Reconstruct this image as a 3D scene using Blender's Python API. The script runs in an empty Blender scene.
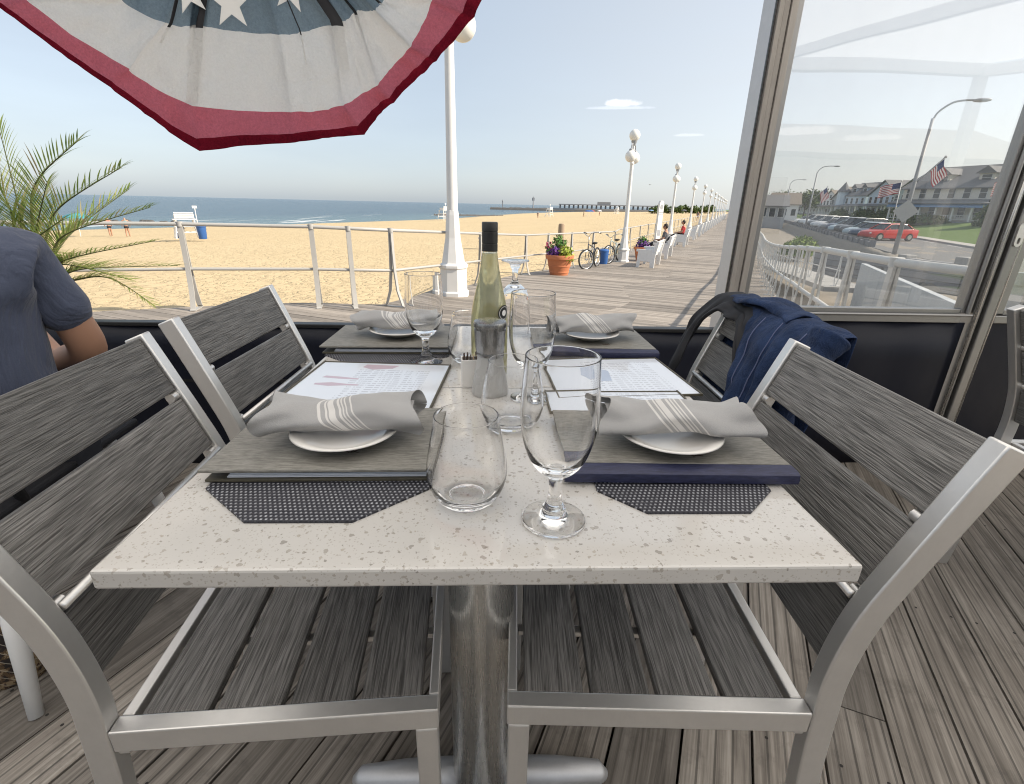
import bpy, bmesh, math, random
from mathutils import Vector, Matrix, Euler, noise as mn
random.seed(7)
PI = math.pi; rad = math.radians
S = bpy.context.scene; COL = S.collection

# ------------------------------------------------------------------ materials
class NT:
    def __init__(s, name):
        s.m = bpy.data.materials.new(name); s.m.use_nodes = True
        s.t = s.m.node_tree; s.n = s.t.nodes; s.b = s.n['Principled BSDF']; s.out = s.n['Material Output']
        s._tc = None
    def new(s, typ, **kw):
        n = s.n.new(typ)
        for k, v in kw.items(): setattr(n, k, v)
        return n
    def set(s, sock, v):
        if hasattr(v, 'links') or isinstance(v, bpy.types.NodeSocket): s.t.links.new(v, sock)
        else:
            if sock.type == 'RGBA' and len(v) == 3: v = (*v, 1)
            sock.default_value = v
    def obj(s):
        if not s._tc: s._tc = s.new('ShaderNodeTexCoord')
        return s._tc.outputs['Object']
    def gen(s):
        if not s._tc: s._tc = s.new('ShaderNodeTexCoord')
        return s._tc.outputs['Generated']
    def pos(s): return s.new('ShaderNodeNewGeometry').outputs['Position']
    def island(s): return s.new('ShaderNodeNewGeometry').outputs['Random Per Island']
    def mapv(s, v, scale=(1,1,1), rot=(0,0,0), loc=(0,0,0)):
        n = s.new('ShaderNodeMapping'); s.set(n.inputs[0], v)
        n.inputs['Scale'].default_value = scale; n.inputs['Rotation'].default_value = rot; n.inputs['Location'].default_value = loc
        return n.outputs[0]
    def noise(s, v, scale=5, detail=4, rough=.55, dist=0):
        n = s.new('ShaderNodeTexNoise'); s.set(n.inputs['Vector'], v)
        n.inputs['Scale'].default_value = scale; n.inputs['Detail'].default_value = detail
        n.inputs['Roughness'].default_value = rough; n.inputs['Distortion'].default_value = dist
        return n.outputs[0]
    def vor(s, v, scale=5, feature='F1', out='Distance', rnd=1):
        n = s.new('ShaderNodeTexVoronoi', feature=feature); s.set(n.inputs['Vector'], v)
        n.inputs['Scale'].default_value = scale; n.inputs['Randomness'].default_value = rnd
        return n.outputs[out]
    def wave(s, v, scale=5, dist=0, axis='X', detail=2, prof='SIN'):
        n = s.new('ShaderNodeTexWave', bands_direction=axis, wave_profile=prof); s.set(n.inputs['Vector'], v)
        n.inputs['Scale'].default_value = scale; n.inputs['Distortion'].default_value = dist; n.inputs['Detail'].default_value = detail
        return n.outputs['Fac']
    def ramp(s, f, stops, interp='LINEAR'):
        n = s.new('ShaderNodeValToRGB'); s.set(n.inputs[0], f); cr = n.color_ramp; cr.interpolation = interp
        while len(cr.elements) < len(stops): cr.elements.new(.5)
        for e, (p, c) in zip(cr.elements, stops):
            e.position = p; e.color = (c, c, c, 1) if not hasattr(c, '__len__') else (*c[:3], 1)
        return n.outputs[0]
    def mix(s, f, a, b, mode='MIX'):
        n = s.new('ShaderNodeMix', data_type='RGBA', blend_type=mode)
        s.set(n.inputs[0], f); s.set(n.inputs[6], a); s.set(n.inputs[7], b); return n.outputs[2]
    def math(s, op, a, b=0.0, c=None):
        n = s.new('ShaderNodeMath', operation=op); s.set(n.inputs[0], a); s.set(n.inputs[1], b)
        if c is not None: s.set(n.inputs[2], c)
        return n.outputs[0]
    def xyz(s, v):
        n = s.new('ShaderNodeSeparateXYZ'); s.set(n.inputs[0], v); return n.outputs
    def bump(s, h, strength=.3, dist=.01, normal=None):
        n = s.new('ShaderNodeBump'); s.set(n.inputs['Height'], h)
        n.inputs['Strength'].default_value = strength; n.inputs['Distance'].default_value = dist
        if normal is not None: s.set(n.inputs['Normal'], normal)
        return n.outputs[0]
    def p(s, **kw):
        names = dict(base='Base Color', rough='Roughness', metal='Metallic', normal='Normal', spec='Specular IOR Level',
                     trans='Transmission Weight', ior='IOR', coat='Coat Weight', alpha='Alpha', sheen='Sheen Weight', sss='Subsurface Weight')
        for k, v in kw.items(): s.set(s.b.inputs[names[k]], v)
        return s.m

def simple(name, col, rough=.5, metal=0, var=.12, scale=12, bump=0, bscale=60, spec=.5, coat=0):
    k = NT(name); v = k.obj()
    f = k.noise(v, scale, 5)
    c = k.mix(f, tuple(x*(1-var) for x in col), tuple(min(1, x*(1+var)) for x in col))
    k.p(base=c, rough=k.math('ADD', k.math('MULTIPLY', f, .15), rough-.075), metal=metal, spec=spec, coat=coat)
    if bump: k.p(normal=k.bump(k.noise(v, bscale, 3), bump, .002))
    return k.m

M = {}
def build_mats():
    # brushed aluminium
    def alu(name, col, rough):
        k = NT(name); v = k.obj()
        f = k.noise(v, 35, 6, .7); g = k.noise(k.mapv(v, (300, 300, 14)), 1, 3)
        k.p(base=k.mix(f, tuple(x*.86 for x in col), col), metal=.82, rough=k.math('MULTIPLY_ADD', g, .22, rough-.1), normal=k.bump(g, .12, .0008))
        return k.m
    M['alu'] = alu('brushed_aluminium', (.80, .785, .765), .38)
    M['alu_post'] = alu('window_aluminium', (.36, .355, .35), .36)
    M['alu_dark'] = alu('brushed_steel_head', (.30, .295, .29), .24)
    M['alu_base'] = alu('cast_aluminium', (.62, .62, .63), .55)
    M['steel'] = alu('polished_steel', (.6, .585, .56), .27)
    k = NT('shaded_post_front'); v = k.obj()  # tan of the post's front, standing for its shade
    f = k.noise(k.mapv(v, (20, 20, 2)), 1.5, 6, .7)
    k.p(base=k.ramp(f, [(.3, (.30, .275, .25)), (.7, (.43, .40, .37))]), rough=.5, metal=.35, normal=k.bump(k.noise(v, 90, 4), .15, .001)); M['post'] = k.m
    # grey synthetic slat (grain along local Y)
    def slat(name, lo, hi, rough=.5):
        k = NT(name); v = k.obj()
        g1 = k.noise(k.mapv(v, (400, 10, 400)), 1, 1.5, .5, .15); g2 = k.noise(k.mapv(v, (900, 26, 900)), 1, 1, .5, .2)
        g = k.math('ADD', k.math('MULTIPLY', g1, .55), k.math('MULTIPLY', g2, .45))
        big = k.noise(v, 7, 3)
        c = k.ramp(g, [(.38, lo), (.50, tuple(a*.5+b*.5 for a, b in zip(lo, hi))), (.62, hi)])
        c = k.mix(k.math('MULTIPLY', big, .15), c, tuple(x*.55 for x in hi))
        isl = k.math('MULTIPLY_ADD', k.new('ShaderNodeObjectInfo').outputs['Random'], .5, .75)
        hs = k.new('ShaderNodeHueSaturation'); k.set(hs.inputs['Color'], c); k.set(hs.inputs['Value'], isl)
        k.p(base=hs.outputs[0], rough=rough, normal=k.bump(g, .8, .003)); return k.m
    M['slat'] = slat('grey_wood_grain_slat', (.055, .052, .049), (.225, .216, .206), .40)
    # quartz top
    k = NT('speckled_quartz'); v = k.obj()
    def chips(scale, thr, seed):
        w = k.mapv(v, (1, 1, 1), loc=(seed, seed*.7, 0)); d = k.noise(w, scale*2.2, 2)
        vv = k.new('ShaderNodeVectorMath', operation='ADD'); k.set(vv.inputs[0], w)
        sc = k.new('ShaderNodeVectorMath', operation='SCALE'); nn = k.new('ShaderNodeTexNoise'); k.set(nn.inputs['Vector'], w); nn.inputs['Scale'].default_value = scale*1.6
        k.set(sc.inputs[0], nn.outputs['Color']); sc.inputs['Scale'].default_value = .9/scale; k.set(vv.inputs[1], sc.outputs[0])
        dist = k.vor(vv.outputs[0], scale); cid = k.vor(vv.outputs[0], scale, out='Color')
        r = k.xyz(cid)
        size = k.math('MULTIPLY', k.math('POWER', r[0], 1.6), thr)
        return k.math('MULTIPLY', k.math('LESS_THAN', dist, size), k.math('LESS_THAN', r[2], .85)), r[1]
    m1, c1 = chips(105, .36, 0); m2, c2 = chips(170, .38, 3.3); m3, c3 = chips(330, .42, 7.7)
    base = k.mix(k.noise(v, 9, 4), (.50, .48, .455), (.575, .555, .53))
    base = k.mix(k.math('MULTIPLY', m3, .55), base, (.36, .33, .29))
    base = k.mix(k.math('MULTIPLY', m2, .6), base, k.mix(c2, (.15, .13, .105), (.38, .34, .28)))
    base = k.mix(k.math('MULTIPLY', m1, .62), base, k.mix(c1, (.17, .15, .13), (.36, .325, .275)))
    k.p(base=base, rough=k.math('MULTIPLY_ADD', k.noise(v, 14, 5), .10, .03), spec=.95); M['quartz'] = k.m
    # weathered deck planks (plank along local Y)
    def deck(name, lo, mid, hi, axis=1, groove=True):
        k = NT(name); v = k.obj(); isl = k.island()
        sc = [55, 55, 55]; sc[axis] = 1.6
        off = k.new('ShaderNodeCombineXYZ')
        for i in range(3): k.set(off.inputs[i], k.math('MULTIPLY', isl, 37.0+i*11))
        vv = k.new('ShaderNodeVectorMath', operation='ADD'); k.set(vv.inputs[0], v); k.set(vv.inputs[1], off.outputs[0]); w = vv.outputs[0]
        g = k.noise(k.mapv(w, tuple(sc)), 1, 5, .65, .8); sc2 = [160]*3; sc2[axis] = 5
        g2 = k.noise(k.mapv(w, tuple(sc2)), 1, 3, .6); blot = k.noise(w, 3.2, 5, .65)
        st = k.noise(k.mapv(w, (1, 1, 1)), 11, 5, .7)
        gg = k.math('ADD', k.math('MULTIPLY', g, .55), k.math('ADD', k.math('MULTIPLY', g2, .25), k.math('MULTIPLY', blot, .2)))
        c = k.ramp(gg, [(.36, lo), (.5, mid), (.64, hi)])
        c = k.mix(k.ramp(st, [(.55, 0), (.75, .5)]), c, tuple(x*.6 for x in lo))
        hs = k.new('ShaderNodeHueSaturation'); k.set(hs.inputs['Color'], c)
        k.set(hs.inputs['Value'], k.math('MULTIPLY_ADD', isl, .7, .6)); c = hs.outputs[0]
        h = gg
        if groove:
            x = k.xyz(v)[1-axis]
            wv = k.wave(k.new('ShaderNodeCombineXYZ').outputs[0] if False else v, 1, 0, 'X' if axis == 1 else 'Y')
            fr = k.math('FRACT', k.math('MULTIPLY', x, 1/.0345)); gr = k.math('LESS_THAN', fr, .13)
            gr = k.math('MULTIPLY', gr, k.math('GREATER_THAN', isl, .38))
            c = k.mix(k.math('MULTIPLY', gr, .6), c, tuple(x*.28 for x in lo))
            h = k.math('SUBTRACT', gg, gr)
        if groove:
            q = k.xyz(v); fx = k.math('SUBTRACT', k.math('ABSOLUTE', k.math('MULTIPLY', k.math('SUBTRACT', k.math('FRACT', k.math('MULTIPLY_ADD', q[0], 1/.1425, .5)), .5), .1425)), .042)
            fy = k.math('MULTIPLY', k.math('SUBTRACT', k.math('FRACT', k.math('MULTIPLY', q[1], 1/.61)), .5), .61)
            nail = k.math('LESS_THAN', k.math('ADD', k.math('MULTIPLY', fx, fx), k.math('MULTIPLY', fy, fy)), .0036**2); c = k.mix(nail, c, (.02, .017, .015))
        k.p(base=c, rough=.72, normal=k.bump(h, .6, .004)); return k.m
    M['deck'] = deck('weathered_grey_deck', (.088, .075, .062), (.215, .188, .16), (.375, .336, .293))
    M['board'] = deck('boardwalk_board', (.17, .145, .122), (.27, .235, .20), (.37, .325, .28), axis=0, groove=False)
    # sand
    k = NT('beach_sand'); v = k.pos()
    n1 = k.noise(v, .12, 5); n2 = k.noise(v, 1.6, 4, .6); n3 = k.noise(v, 90, 2)
    foot = k.noise(v, 3.4, 4, .6, 1.1)
    c = k.mix(n1, (.58, .455, .275), (.67, .54, .34)); c = k.mix(k.math('MULTIPLY', n3, .35), c, (.36, .275, .18))
    wet = k.ramp(k.math('MULTIPLY_ADD', k.xyz(v)[2], 1.0, 4.0), [(.55, 1), (.78, 0)]); c = k.mix(k.math('MULTIPLY', wet, .55), c, (.25, .19, .125))
    trk = k.noise(k.mapv(v, (.9, .06, 1), (0, 0, rad(25.4))), 1, 5, .7, .6); c = k.mix(k.ramp(trk, [(.58, 0), (.64, .22), (.70, 0)]), c, (.36, .28, .18))
    k.p(base=c, rough=.95, spec=.1, normal=k.bump(k.math('ADD', k.ramp(foot, [(.32, 0), (.5, 1)]), k.math('MULTIPLY', n2, .6)), .55, .14)); M['sand'] = k.m
    # sea
    k = NT('sea_water'); v = k.pos()
    w1 = k.noise(k.mapv(v, (.05, .16, 1), (0, 0, rad(25))), 1, 6, .6); w2 = k.noise(k.mapv(v, (.5, 1.1, 1), (0, 0, rad(25))), 1, 4, .6)
    tt = k.new('ShaderNodeVectorMath', operation='DOT_PRODUCT'); k.set(tt.inputs[0], v); tt.inputs[1].default_value = (.903, -.429, 0)
    near = k.new('ShaderNodeMapRange'); k.set(near.inputs[0], tt.outputs['Value']); near.inputs[1].default_value = -135; near.inputs[2].default_value = -80
    foamn = k.noise(k.mapv(v, (.18, .018, 1), (0, 0, rad(25.4))), 1, 6, .6)
    foam = k.math('MULTIPLY', k.ramp(foamn, [(.60, 0), (.66, .8)]), k.ramp(near.outputs[0], [(.2, 0), (.8, 1)]))
    c = k.mix(w1, (.018, .055, .095), (.045, .105, .145)); c = k.mix(near.outputs[0], c, (.08, .15, .17)); c = k.mix(foam, c, (.75, .77, .78))
    k.p(base=c, rough=k.mix(foam, (.22,)*3, (.8,)*3), spec=.3, normal=k.bump(k.math('ADD', w1, k.math('MULTIPLY', w2, .5)), .9, 1.4)); M['sea'] = k.m
    # ground on the street side
    k = NT('sandy_dirt'); v = k.pos(); n1 = k.noise(v, .7, 7, .65); n2 = k.noise(v, 9, 5, .7)
    k.p(base=k.mix(n2, k.mix(n1, (.20, .175, .14), (.38, .34, .28)), (.27, .24, .20)), rough=.95, normal=k.bump(n2, .6, .05)); M['dirt'] = k.m
    k = NT('asphalt'); v = k.pos(); n1 = k.noise(v, .25, 5); n2 = k.noise(v, 40, 3)
    k.p(base=k.mix(n2, k.mix(n1, (.15, .148, .145), (.21, .205, .195)), (.17, .165, .16)), rough=.85); M['asphalt'] = k.m
    k = NT('lawn_grass'); v = k.pos(); n1 = k.noise(v, .35, 5); n2 = k.noise(v, 12, 5, .8)
    k.p(base=k.mix(n2, k.mix(n1, (.12, .19, .035), (.18, .26, .06)), (.09, .15, .03)), rough=.9, normal=k.bump(n2, .8, .06)); M['grass'] = k.m
    # concrete-like
    for nm, col, sc in (('concrete', (.42, .41, .39), 3), ('panel', (.56, .59, .61), 2), ('kerb', (.5, .48, .44), 4)):
        k = NT(nm); v = k.obj(); n1 = k.noise(v, sc, 7, .65); n2 = k.noise(k.mapv(v, (6, 6, .6)), 1, 5, .6)
        c = k.mix(n1, tuple(x*.78 for x in col), col); c = k.mix(k.ramp(n2, [(.5, 0), (.75, .45)]), c, tuple(x*.55 for x in col))
        k.p(base=c, rough=.8, normal=k.bump(n1, .3, .02)); M[nm] = k.m
    k = NT('grey_stone_block'); v = k.obj()
    br = k.new('ShaderNodeTexBrick'); k.set(br.inputs['Vector'], k.mapv(v, (1, 1, 1), (rad(90), 0, 0)))
    br.inputs['Scale'].default_value = 1.0; br.inputs['Brick Width'].default_value = .75; br.inputs['Row Height'].default_value = .3; br.inputs['Mortar Size'].default_value = .018
    for i, cc in (('Color1', (.25, .26, .28)), ('Color2', (.36, .365, .375)), ('Mortar', (.13, .125, .12))): k.set(br.inputs[i], cc)
    n1 = k.noise(v, 7, 6, .7)
    k.p(base=k.mix(k.math('MULTIPLY', n1, .6), br.outputs['Color'], (.18, .17, .165)), rough=.9, normal=k.bump(k.math('ADD', n1, br.outputs['Fac']), .5, .03)); M['block'] = k.m
    # black skirt
    k = NT('black_vinyl_skirt'); v = k.obj(); n1 = k.noise(v, 1.8, 4)
    k.p(base=k.mix(n1, (.006, .007, .012), (.012, .014, .026)), rough=.42, spec=.25, normal=k.bump(n1, .3, .03)); M['vinyl'] = k.m
    # clear vinyl pane
    k = NT('clear_vinyl_pane'); v = k.obj()
    tr = k.new('ShaderNodeBsdfTransparent'); tr.inputs[0].default_value = (.99, .99, .985, 1)
    gl = k.new('ShaderNodeBsdfGlossy'); gl.inputs['Roughness'].default_value = .015
    gl.inputs['Normal'].default_value = (0, 0, 0); k.set(gl.inputs['Normal'], k.bump(k.noise(v, 1.1, 2), .10, .02))
    tl = k.new('ShaderNodeBsdfTranslucent'); tl.inputs[0].default_value = (.85, .84, .82, 1)
    a = k.new('ShaderNodeMixShader'); b = k.new('ShaderNodeMixShader')
    smear = k.noise(k.mapv(v, (3, 3, 1.2)), 1, 6, .7)
    k.set(a.inputs[0], k.math('MULTIPLY_ADD', smear, .10, .015)); k.set(a.inputs[1], tr.outputs[0]); k.set(a.inputs[2], tl.outputs[0])
    k.set(b.inputs[0], .12); k.set(b.inputs[1], a.outputs[0]); k.set(b.inputs[2], gl.outputs[0])
    k.set(k.out.inputs[0], b.outputs[0]); M['pane'] = k.m
    # cloth of the bunting (backlit)
    def cloth(name, col, tcol, tmix=.5, sc=150):
        k = NT(name); v = k.obj(); w = k.noise(v, sc, 3, .8); big = k.noise(v, 13, 5, .6, .6)
        d = k.new('ShaderNodeBsdfDiffuse'); t = k.new('ShaderNodeBsdfTranslucent'); mx = k.new('ShaderNodeMixShader')
        lo = .95 if sc < 100 else (.8 if min(col) > .5 else .45)
        k.set(d.inputs[0], k.mix(w, tuple(x*lo for x in col), col)); k.set(t.inputs[0], k.mix(w, tuple(x*lo for x in tcol), tcol))
        bp = k.bump(k.math('ADD', w, k.math('MULTIPLY', big, 3.5)), .55, .008)
        k.set(d.inputs['Normal'], bp); k.set(t.inputs['Normal'], bp)
        k.set(mx.inputs[0], tmix); k.set(mx.inputs[1], d.outputs[0]); k.set(mx.inputs[2], t.outputs[0]); k.set(k.out.inputs[0], mx.outputs[0]); return k.m
    M['b_red'] = cloth('bunting_red', (.50, .10, .14), (.92, .28, .36), .68); M['b_white'] = cloth('bunting_white', (.84, .83, .82), (1.0, .99, .97), .74)
    M['b_blue'] = cloth('bunting_blue', (.13, .19, .25), (.42, .53, .61), .66); M['b_dark'] = cloth('bunting_hem', (.25, .012, .03), (.28, .02, .04), .35)
    M['canopy'] = cloth('translucent_ceiling', (.93, .92, .90), (1.0, .985, .96), .88, 60)  # cloth of the unseen ceiling, made translucent to brighten the tables
    M['flag_red'] = cloth('flag_red', (.45, .05, .07), (.45, .05, .07), .4); M['flag_white'] = cloth('flag_white', (.75, .75, .75), (.75, .75, .75), .4); M['flag_blue'] = cloth('flag_blue', (.03, .05, .16), (.05, .08, .22), .4)
    # denim
    k = NT('blue_denim'); v = k.obj(); w = k.noise(k.mapv(v, (500, 500, 900)), 1, 2); b_ = k.noise(v, 16, 5, .65)
    c = k.mix(k.math('MULTIPLY', w, .7), k.mix(k.ramp(b_, [(.35, 0), (.65, 1)]), (.003, .007, .023), (.019, .040, .108)), (.04, .065, .14))
    wr = k.noise(k.mapv(v, (1, 1, .45), (.3, .2, 0)), 26, 5, .6, 1.2)
    k.p(base=c, rough=.9, spec=.12, sheen=.05, normal=k.bump(k.math('ADD', k.math('MULTIPLY', w, .15), wr), .9, .014)); M['denim'] = k.m
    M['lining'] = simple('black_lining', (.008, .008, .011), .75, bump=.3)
    M['seam'] = simple('denim_seam_thread', (.10, .12, .22), .9)
    # woven placemat
    k = NT('woven_black_placemat'); v = k.obj(); vv = k.xyz(v)
    rowf = k.math('MULTIPLY', vv[1], 1/.0062); ri = k.math('FLOOR', rowf); colf = k.math('MULTIPLY_ADD', ri, .5, k.math('MULTIPLY', vv[0], 1/.0056))
    u1 = k.math('SINE', k.math('MULTIPLY', k.math('FRACT', colf), PI)); u2 = k.math('SINE', k.math('MULTIPLY', k.math('FRACT', rowf), PI)); ck = k.math('MULTIPLY', u1, u2)
    c = k.ramp(ck, [(.35, (.012, .012, .018)), (.62, (.05, .05, .065)), (.8, k.n and (.52, .53, .57))])
    c = k.mix(k.noise(v, 60, 3), c, (.03, .03, .04))
    k.p(base=c, rough=.5, normal=k.bump(ck, .7, .002)); M['mat'] = k.m
    # menu cover
    def cover(name, a, b):
        k = NT(name); v = k.obj(); n1 = k.noise(k.mapv(v, (60, 330, 300)), 1, 3, .7); n2 = k.noise(v, 25, 5)
        k.p(base=k.mix(k.math('MULTIPLY', n2, .35), k.mix(k.ramp(n1, [(.36, 0), (.64, 1)]), a, b), tuple((x+y)/2 for x, y in zip(a, b))), rough=.55, normal=k.bump(n1, .25, .001)); return k.m
    M['cover'] = cover('taupe_menu_cover', (.13, .123, .108), (.26, .25, .225)); M['cover_edge'] = cover('olive_cover_edge', (.05, .045, .03), (.09, .08, .055))
    M['navy'] = cover('navy_menu_binding', (.012, .014, .04), (.028, .032, .08))
    M['brown'] = simple('dark_brown', (.045, .022, .014), .6)
    M['black'] = simple('black_plastic', (.012, .012, .013), .4); M['rubber'] = simple('black_rubber', (.018, .018, .018), .8)
    # laminated page with faint print
    k = NT('laminated_page'); v = k.obj(); q = k.xyz(v)
    row = k.math('FRACT', k.math('MULTIPLY', q[1], 88)); line = k.math('LESS_THAN', row, .42)
    words_ = k.math('GREATER_THAN', k.noise(k.mapv(v, (190, 9, 1)), 1, 2), .47)
    ink = k.math('MULTIPLY', line, words_)
    inx = k.math('LESS_THAN', k.math('ABSOLUTE', k.math('SUBTRACT', q[0], .03)), .075); iny = k.math('LESS_THAN', k.math('ABSOLUTE', k.math('ADD', q[1], .01)), .095)
    ink = k.math('MULTIPLY', k.math('MULTIPLY', ink, inx), iny)
    k.p(base=k.mix(k.math('MULTIPLY', ink, .38), (.68, .72, .79), (.2, .2, .26)), rough=.09, spec=.55, coat=.3, normal=k.bump(k.noise(v, 6, 3), .08, .01)); M['page'] = k.m
    M['mauve'] = simple('mauve_print', (.50, .40, .46), .12)
    M['blueprint'] = simple('grey_blue_print', (.40, .46, .58), .12)
    # napkin: local coordinates, stripes across the roll
    k = NT('grey_linen_napkin'); v = k.obj(); q = k.xyz(v)
    x = k.math('ADD', q[0], k.math('MULTIPLY', k.math('SUBTRACT', q[2], .02), .95))
    st = None
    for cx, wd in ((-.018, .0022), (-.009, .0016), (-.001, .0055), (.011, .0022), (.0165, .0014), (.022, .0014), (.031, .0016)):
        b_ = k.math('LESS_THAN', k.math('ABSOLUTE', k.math('SUBTRACT', x, cx)), wd/1.2); st = b_ if st is None else k.math('MAXIMUM', st, b_)
    w = k.noise(k.mapv(v, (900, 900, 900)), 1, 2); big = k.noise(v, 18, 4)
    c = k.mix(w, (.285, .283, .285), (.40, .398, .40)); c = k.mix(k.math('MULTIPLY', big, .25), c, (.25, .24, .23)); c = k.mix(k.math('MULTIPLY', st, .75), c, (.66, .64, .62))
    k.p(base=c, rough=.9, spec=.2, sheen=.2, normal=k.bump(k.math('ADD', k.math('MULTIPLY', w, .3), big), .35, .004)); M['napkin'] = k.m
    M['china'] = simple('white_china', (.74, .72, .69), .14, var=.03, spec=.6)
    M['ceramic'] = simple('pale_ceramic', (.40, .395, .385), .28, var=.08)
    k = NT('clear_glass'); k.p(base=(1, 1, 1), rough=0.0, trans=1.0, ior=1.45); M['glass'] = k.m
    k = NT('white_wine'); k.p(base=(.995, .955, .58), rough=0, trans=.62, ior=1.34); M['wine'] = k.m
    k = NT('bottle_glass'); k.p(base=(.985, .99, .95), rough=0, trans=1, ior=1.45); M['bglass'] = k.m
    # painted / misc
    for nm, c, r in (('white_paint', (.74, .73, .71), .4), ('white_plastic', (.76, .755, .74), .45), ('globe', (.85, .83, .78), .25), ('rail', (.40, .39, .37), .45), ('rail_pale', (.68, .67, .64), .45), ('bin_blue', (.03, .11, .33), .45),
                     ('terracotta', (.48, .17, .075), .8), ('soil', (.03, .022, .015), .95), ('leafy', (.07, .17, .025), .6), ('lime', (.32, .38, .04), .6), ('purple', (.16, .05, .28), .6), ('pink', (.6, .12, .2), .6),
                     ('stem', (.09, .10, .04), .7), ('bark', (.10, .075, .05), .9), ('wood_post', (.34, .25, .17), .85), ('bike_frame', (.03, .035, .05), .3), ('bike_green', (.35, .42, .42), .3), ('chrome', (.65, .65, .65), .2),
                     ('shirt', (.07, .078, .112), .85), ('trouser', (.02, .022, .03), .9), ('skin', (.42, .23, .15), .55), ('hair', (.03, .02, .015), .7), ('red_cloth', (.5, .05, .05), .8), ('violet_cloth', (.18, .08, .2), .8), ('grey_cloth', (.12, .12, .13), .8), ('teal_cloth', (.05, .25, .3), .8),
                     ('jetty_rock', (.10, .095, .09), .9), ('pier_grey', (.26, .27, .29), .8), ('far_leaf', (.07, .11, .05), .9), ('house_white', (.80, .80, .79), .7), ('house_blue', (.52, .61, .70), .7), ('house_cream', (.72, .68, .60), .7), ('house_green', (.40, .47, .45), .7), ('house_grey', (.45, .47, .49), .7),
                     ('roof_grey', (.20, .20, .205), .85), ('roof_brown', (.24, .205, .17), .85), ('roof_green', (.19, .21, .18), .85), ('brick_red', (.32, .10, .06), .85), ('galv', (.33, .34, .36), .5), ('sign_grey', (.48, .48, .47), .5), ('fence_grey', (.17, .175, .19), .8), ('gull', (.2, .2, .2), .7), ('awning_blue', (.2, .32, .5), .7), ('tan', (.4, .3, .2), .7)):
        M[nm] = simple(nm, c, r, var=.16 if r > .6 else .07, scale=6 if r > .6 else 10)
    k = NT('navy_polo_cloth'); v = k.obj(); w = k.noise(v, 420, 2); f1 = k.noise(k.mapv(v, (1, 1, .55), (.4, .5, .2)), 7, 4, .55, 1.6); f2 = k.noise(k.mapv(v, (1, 1, .4), (-.5, .2, .6)), 17, 3, .5, 1.0)
    k.p(base=k.mix(w, (.062, .074, .118), (.098, .114, .168)), rough=.85, spec=.15, sheen=.2, normal=k.bump(k.math('ADD', k.math('ADD', f1, k.math('MULTIPLY', f2, .15)), k.math('MULTIPLY', w, .01)), .6, .05)); M['polo'] = k.m
    M['chrome'] = alu('chrome', (.7, .7, .7), .2)
    k = NT('dark_window_glass'); k.p(base=(.03, .04, .05), rough=.08, spec=.6); M['wglass'] = k.m
    k = NT('palm_leaf'); v = k.obj(); isl = k.island()
    d = k.new('ShaderNodeBsdfDiffuse'); t = k.new('ShaderNodeBsdfTranslucent'); mx = k.new('ShaderNodeMixShader')
    c = k.ramp(isl, [(0, (.17, .25, .07)), (.45, (.30, .38, .11)), (.75, (.46, .49, .18)), (1, (.44, .35, .20))])
    k.set(d.inputs[0], c); k.set(t.inputs[0], c); mx.inputs[0].default_value = .5; k.set(mx.inputs[1], d.outputs[0]); k.set(mx.inputs[2], t.outputs[0]); k.set(k.out.inputs[0], mx.outputs[0]); M['palm'] = k.m
    def foliage(name, a, b, c3):
        k = NT(name); isl = k.island(); c = k.ramp(isl, [(0, a), (.5, b), (1, c3)]); k.p(base=c, rough=.7, spec=.2); return k.m
    M['bush'] = foliage('bush_leaf', (.045, .07, .02), (.08, .12, .035), (.14, .18, .06)); M['grassy'] = foliage('dune_grass', (.10, .16, .03), (.17, .24, .05), (.26, .30, .09))
    k = NT('patterned_bag_cloth'); v = k.obj(); f = k.vor(v, 28, 'F1', 'Color'); f2 = k.noise(v, 22, 4, .7)
    c = k.ramp(f2, [(.35, (.02, .014, .012)), (.47, (.10, .06, .03)), (.53, (.26, .19, .11)), (.6, (.05, .02, .018)), (.7, (.30, .25, .17))], 'CONSTANT')
    ln = k.math('LESS_THAN', k.math('ABSOLUTE', k.math('SINE', k.math('MULTIPLY', k.math('ADD', k.xyz(v)[0], k.xyz(v)[2]), 95))), .12)
    k.p(base=k.mix(k.math('MULTIPLY', ln, .8), c, (.45, .40, .32)), rough=.8, normal=k.bump(f2, .4, .004)); M['bag'] = k.m
    def paint(name, col):
        k = NT(name); k.p(base=col, rough=.3, coat=.5); return k.m
    for nm, c in (('car_red', (.52, .025, .02)), ('car_dark', (.03, .035, .045)), ('car_blue', (.04, .07, .13)), ('car_silver', (.42, .44, .46)), ('car_white', (.72, .72, .71)), ('car_grey', (.16, .17, .18)), ('car_pale', (.35, .45, .5))): M[nm] = paint(nm, c)
    M['headlight'] = simple('headlight_lens', (.7, .7, .68), .1); M['taillight'] = simple('taillight_lens', (.4, .02, .02), .2); M['rim'] = simple('alloy_rim', (.5, .5, .5), .3, metal=.8)
build_mats()

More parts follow.
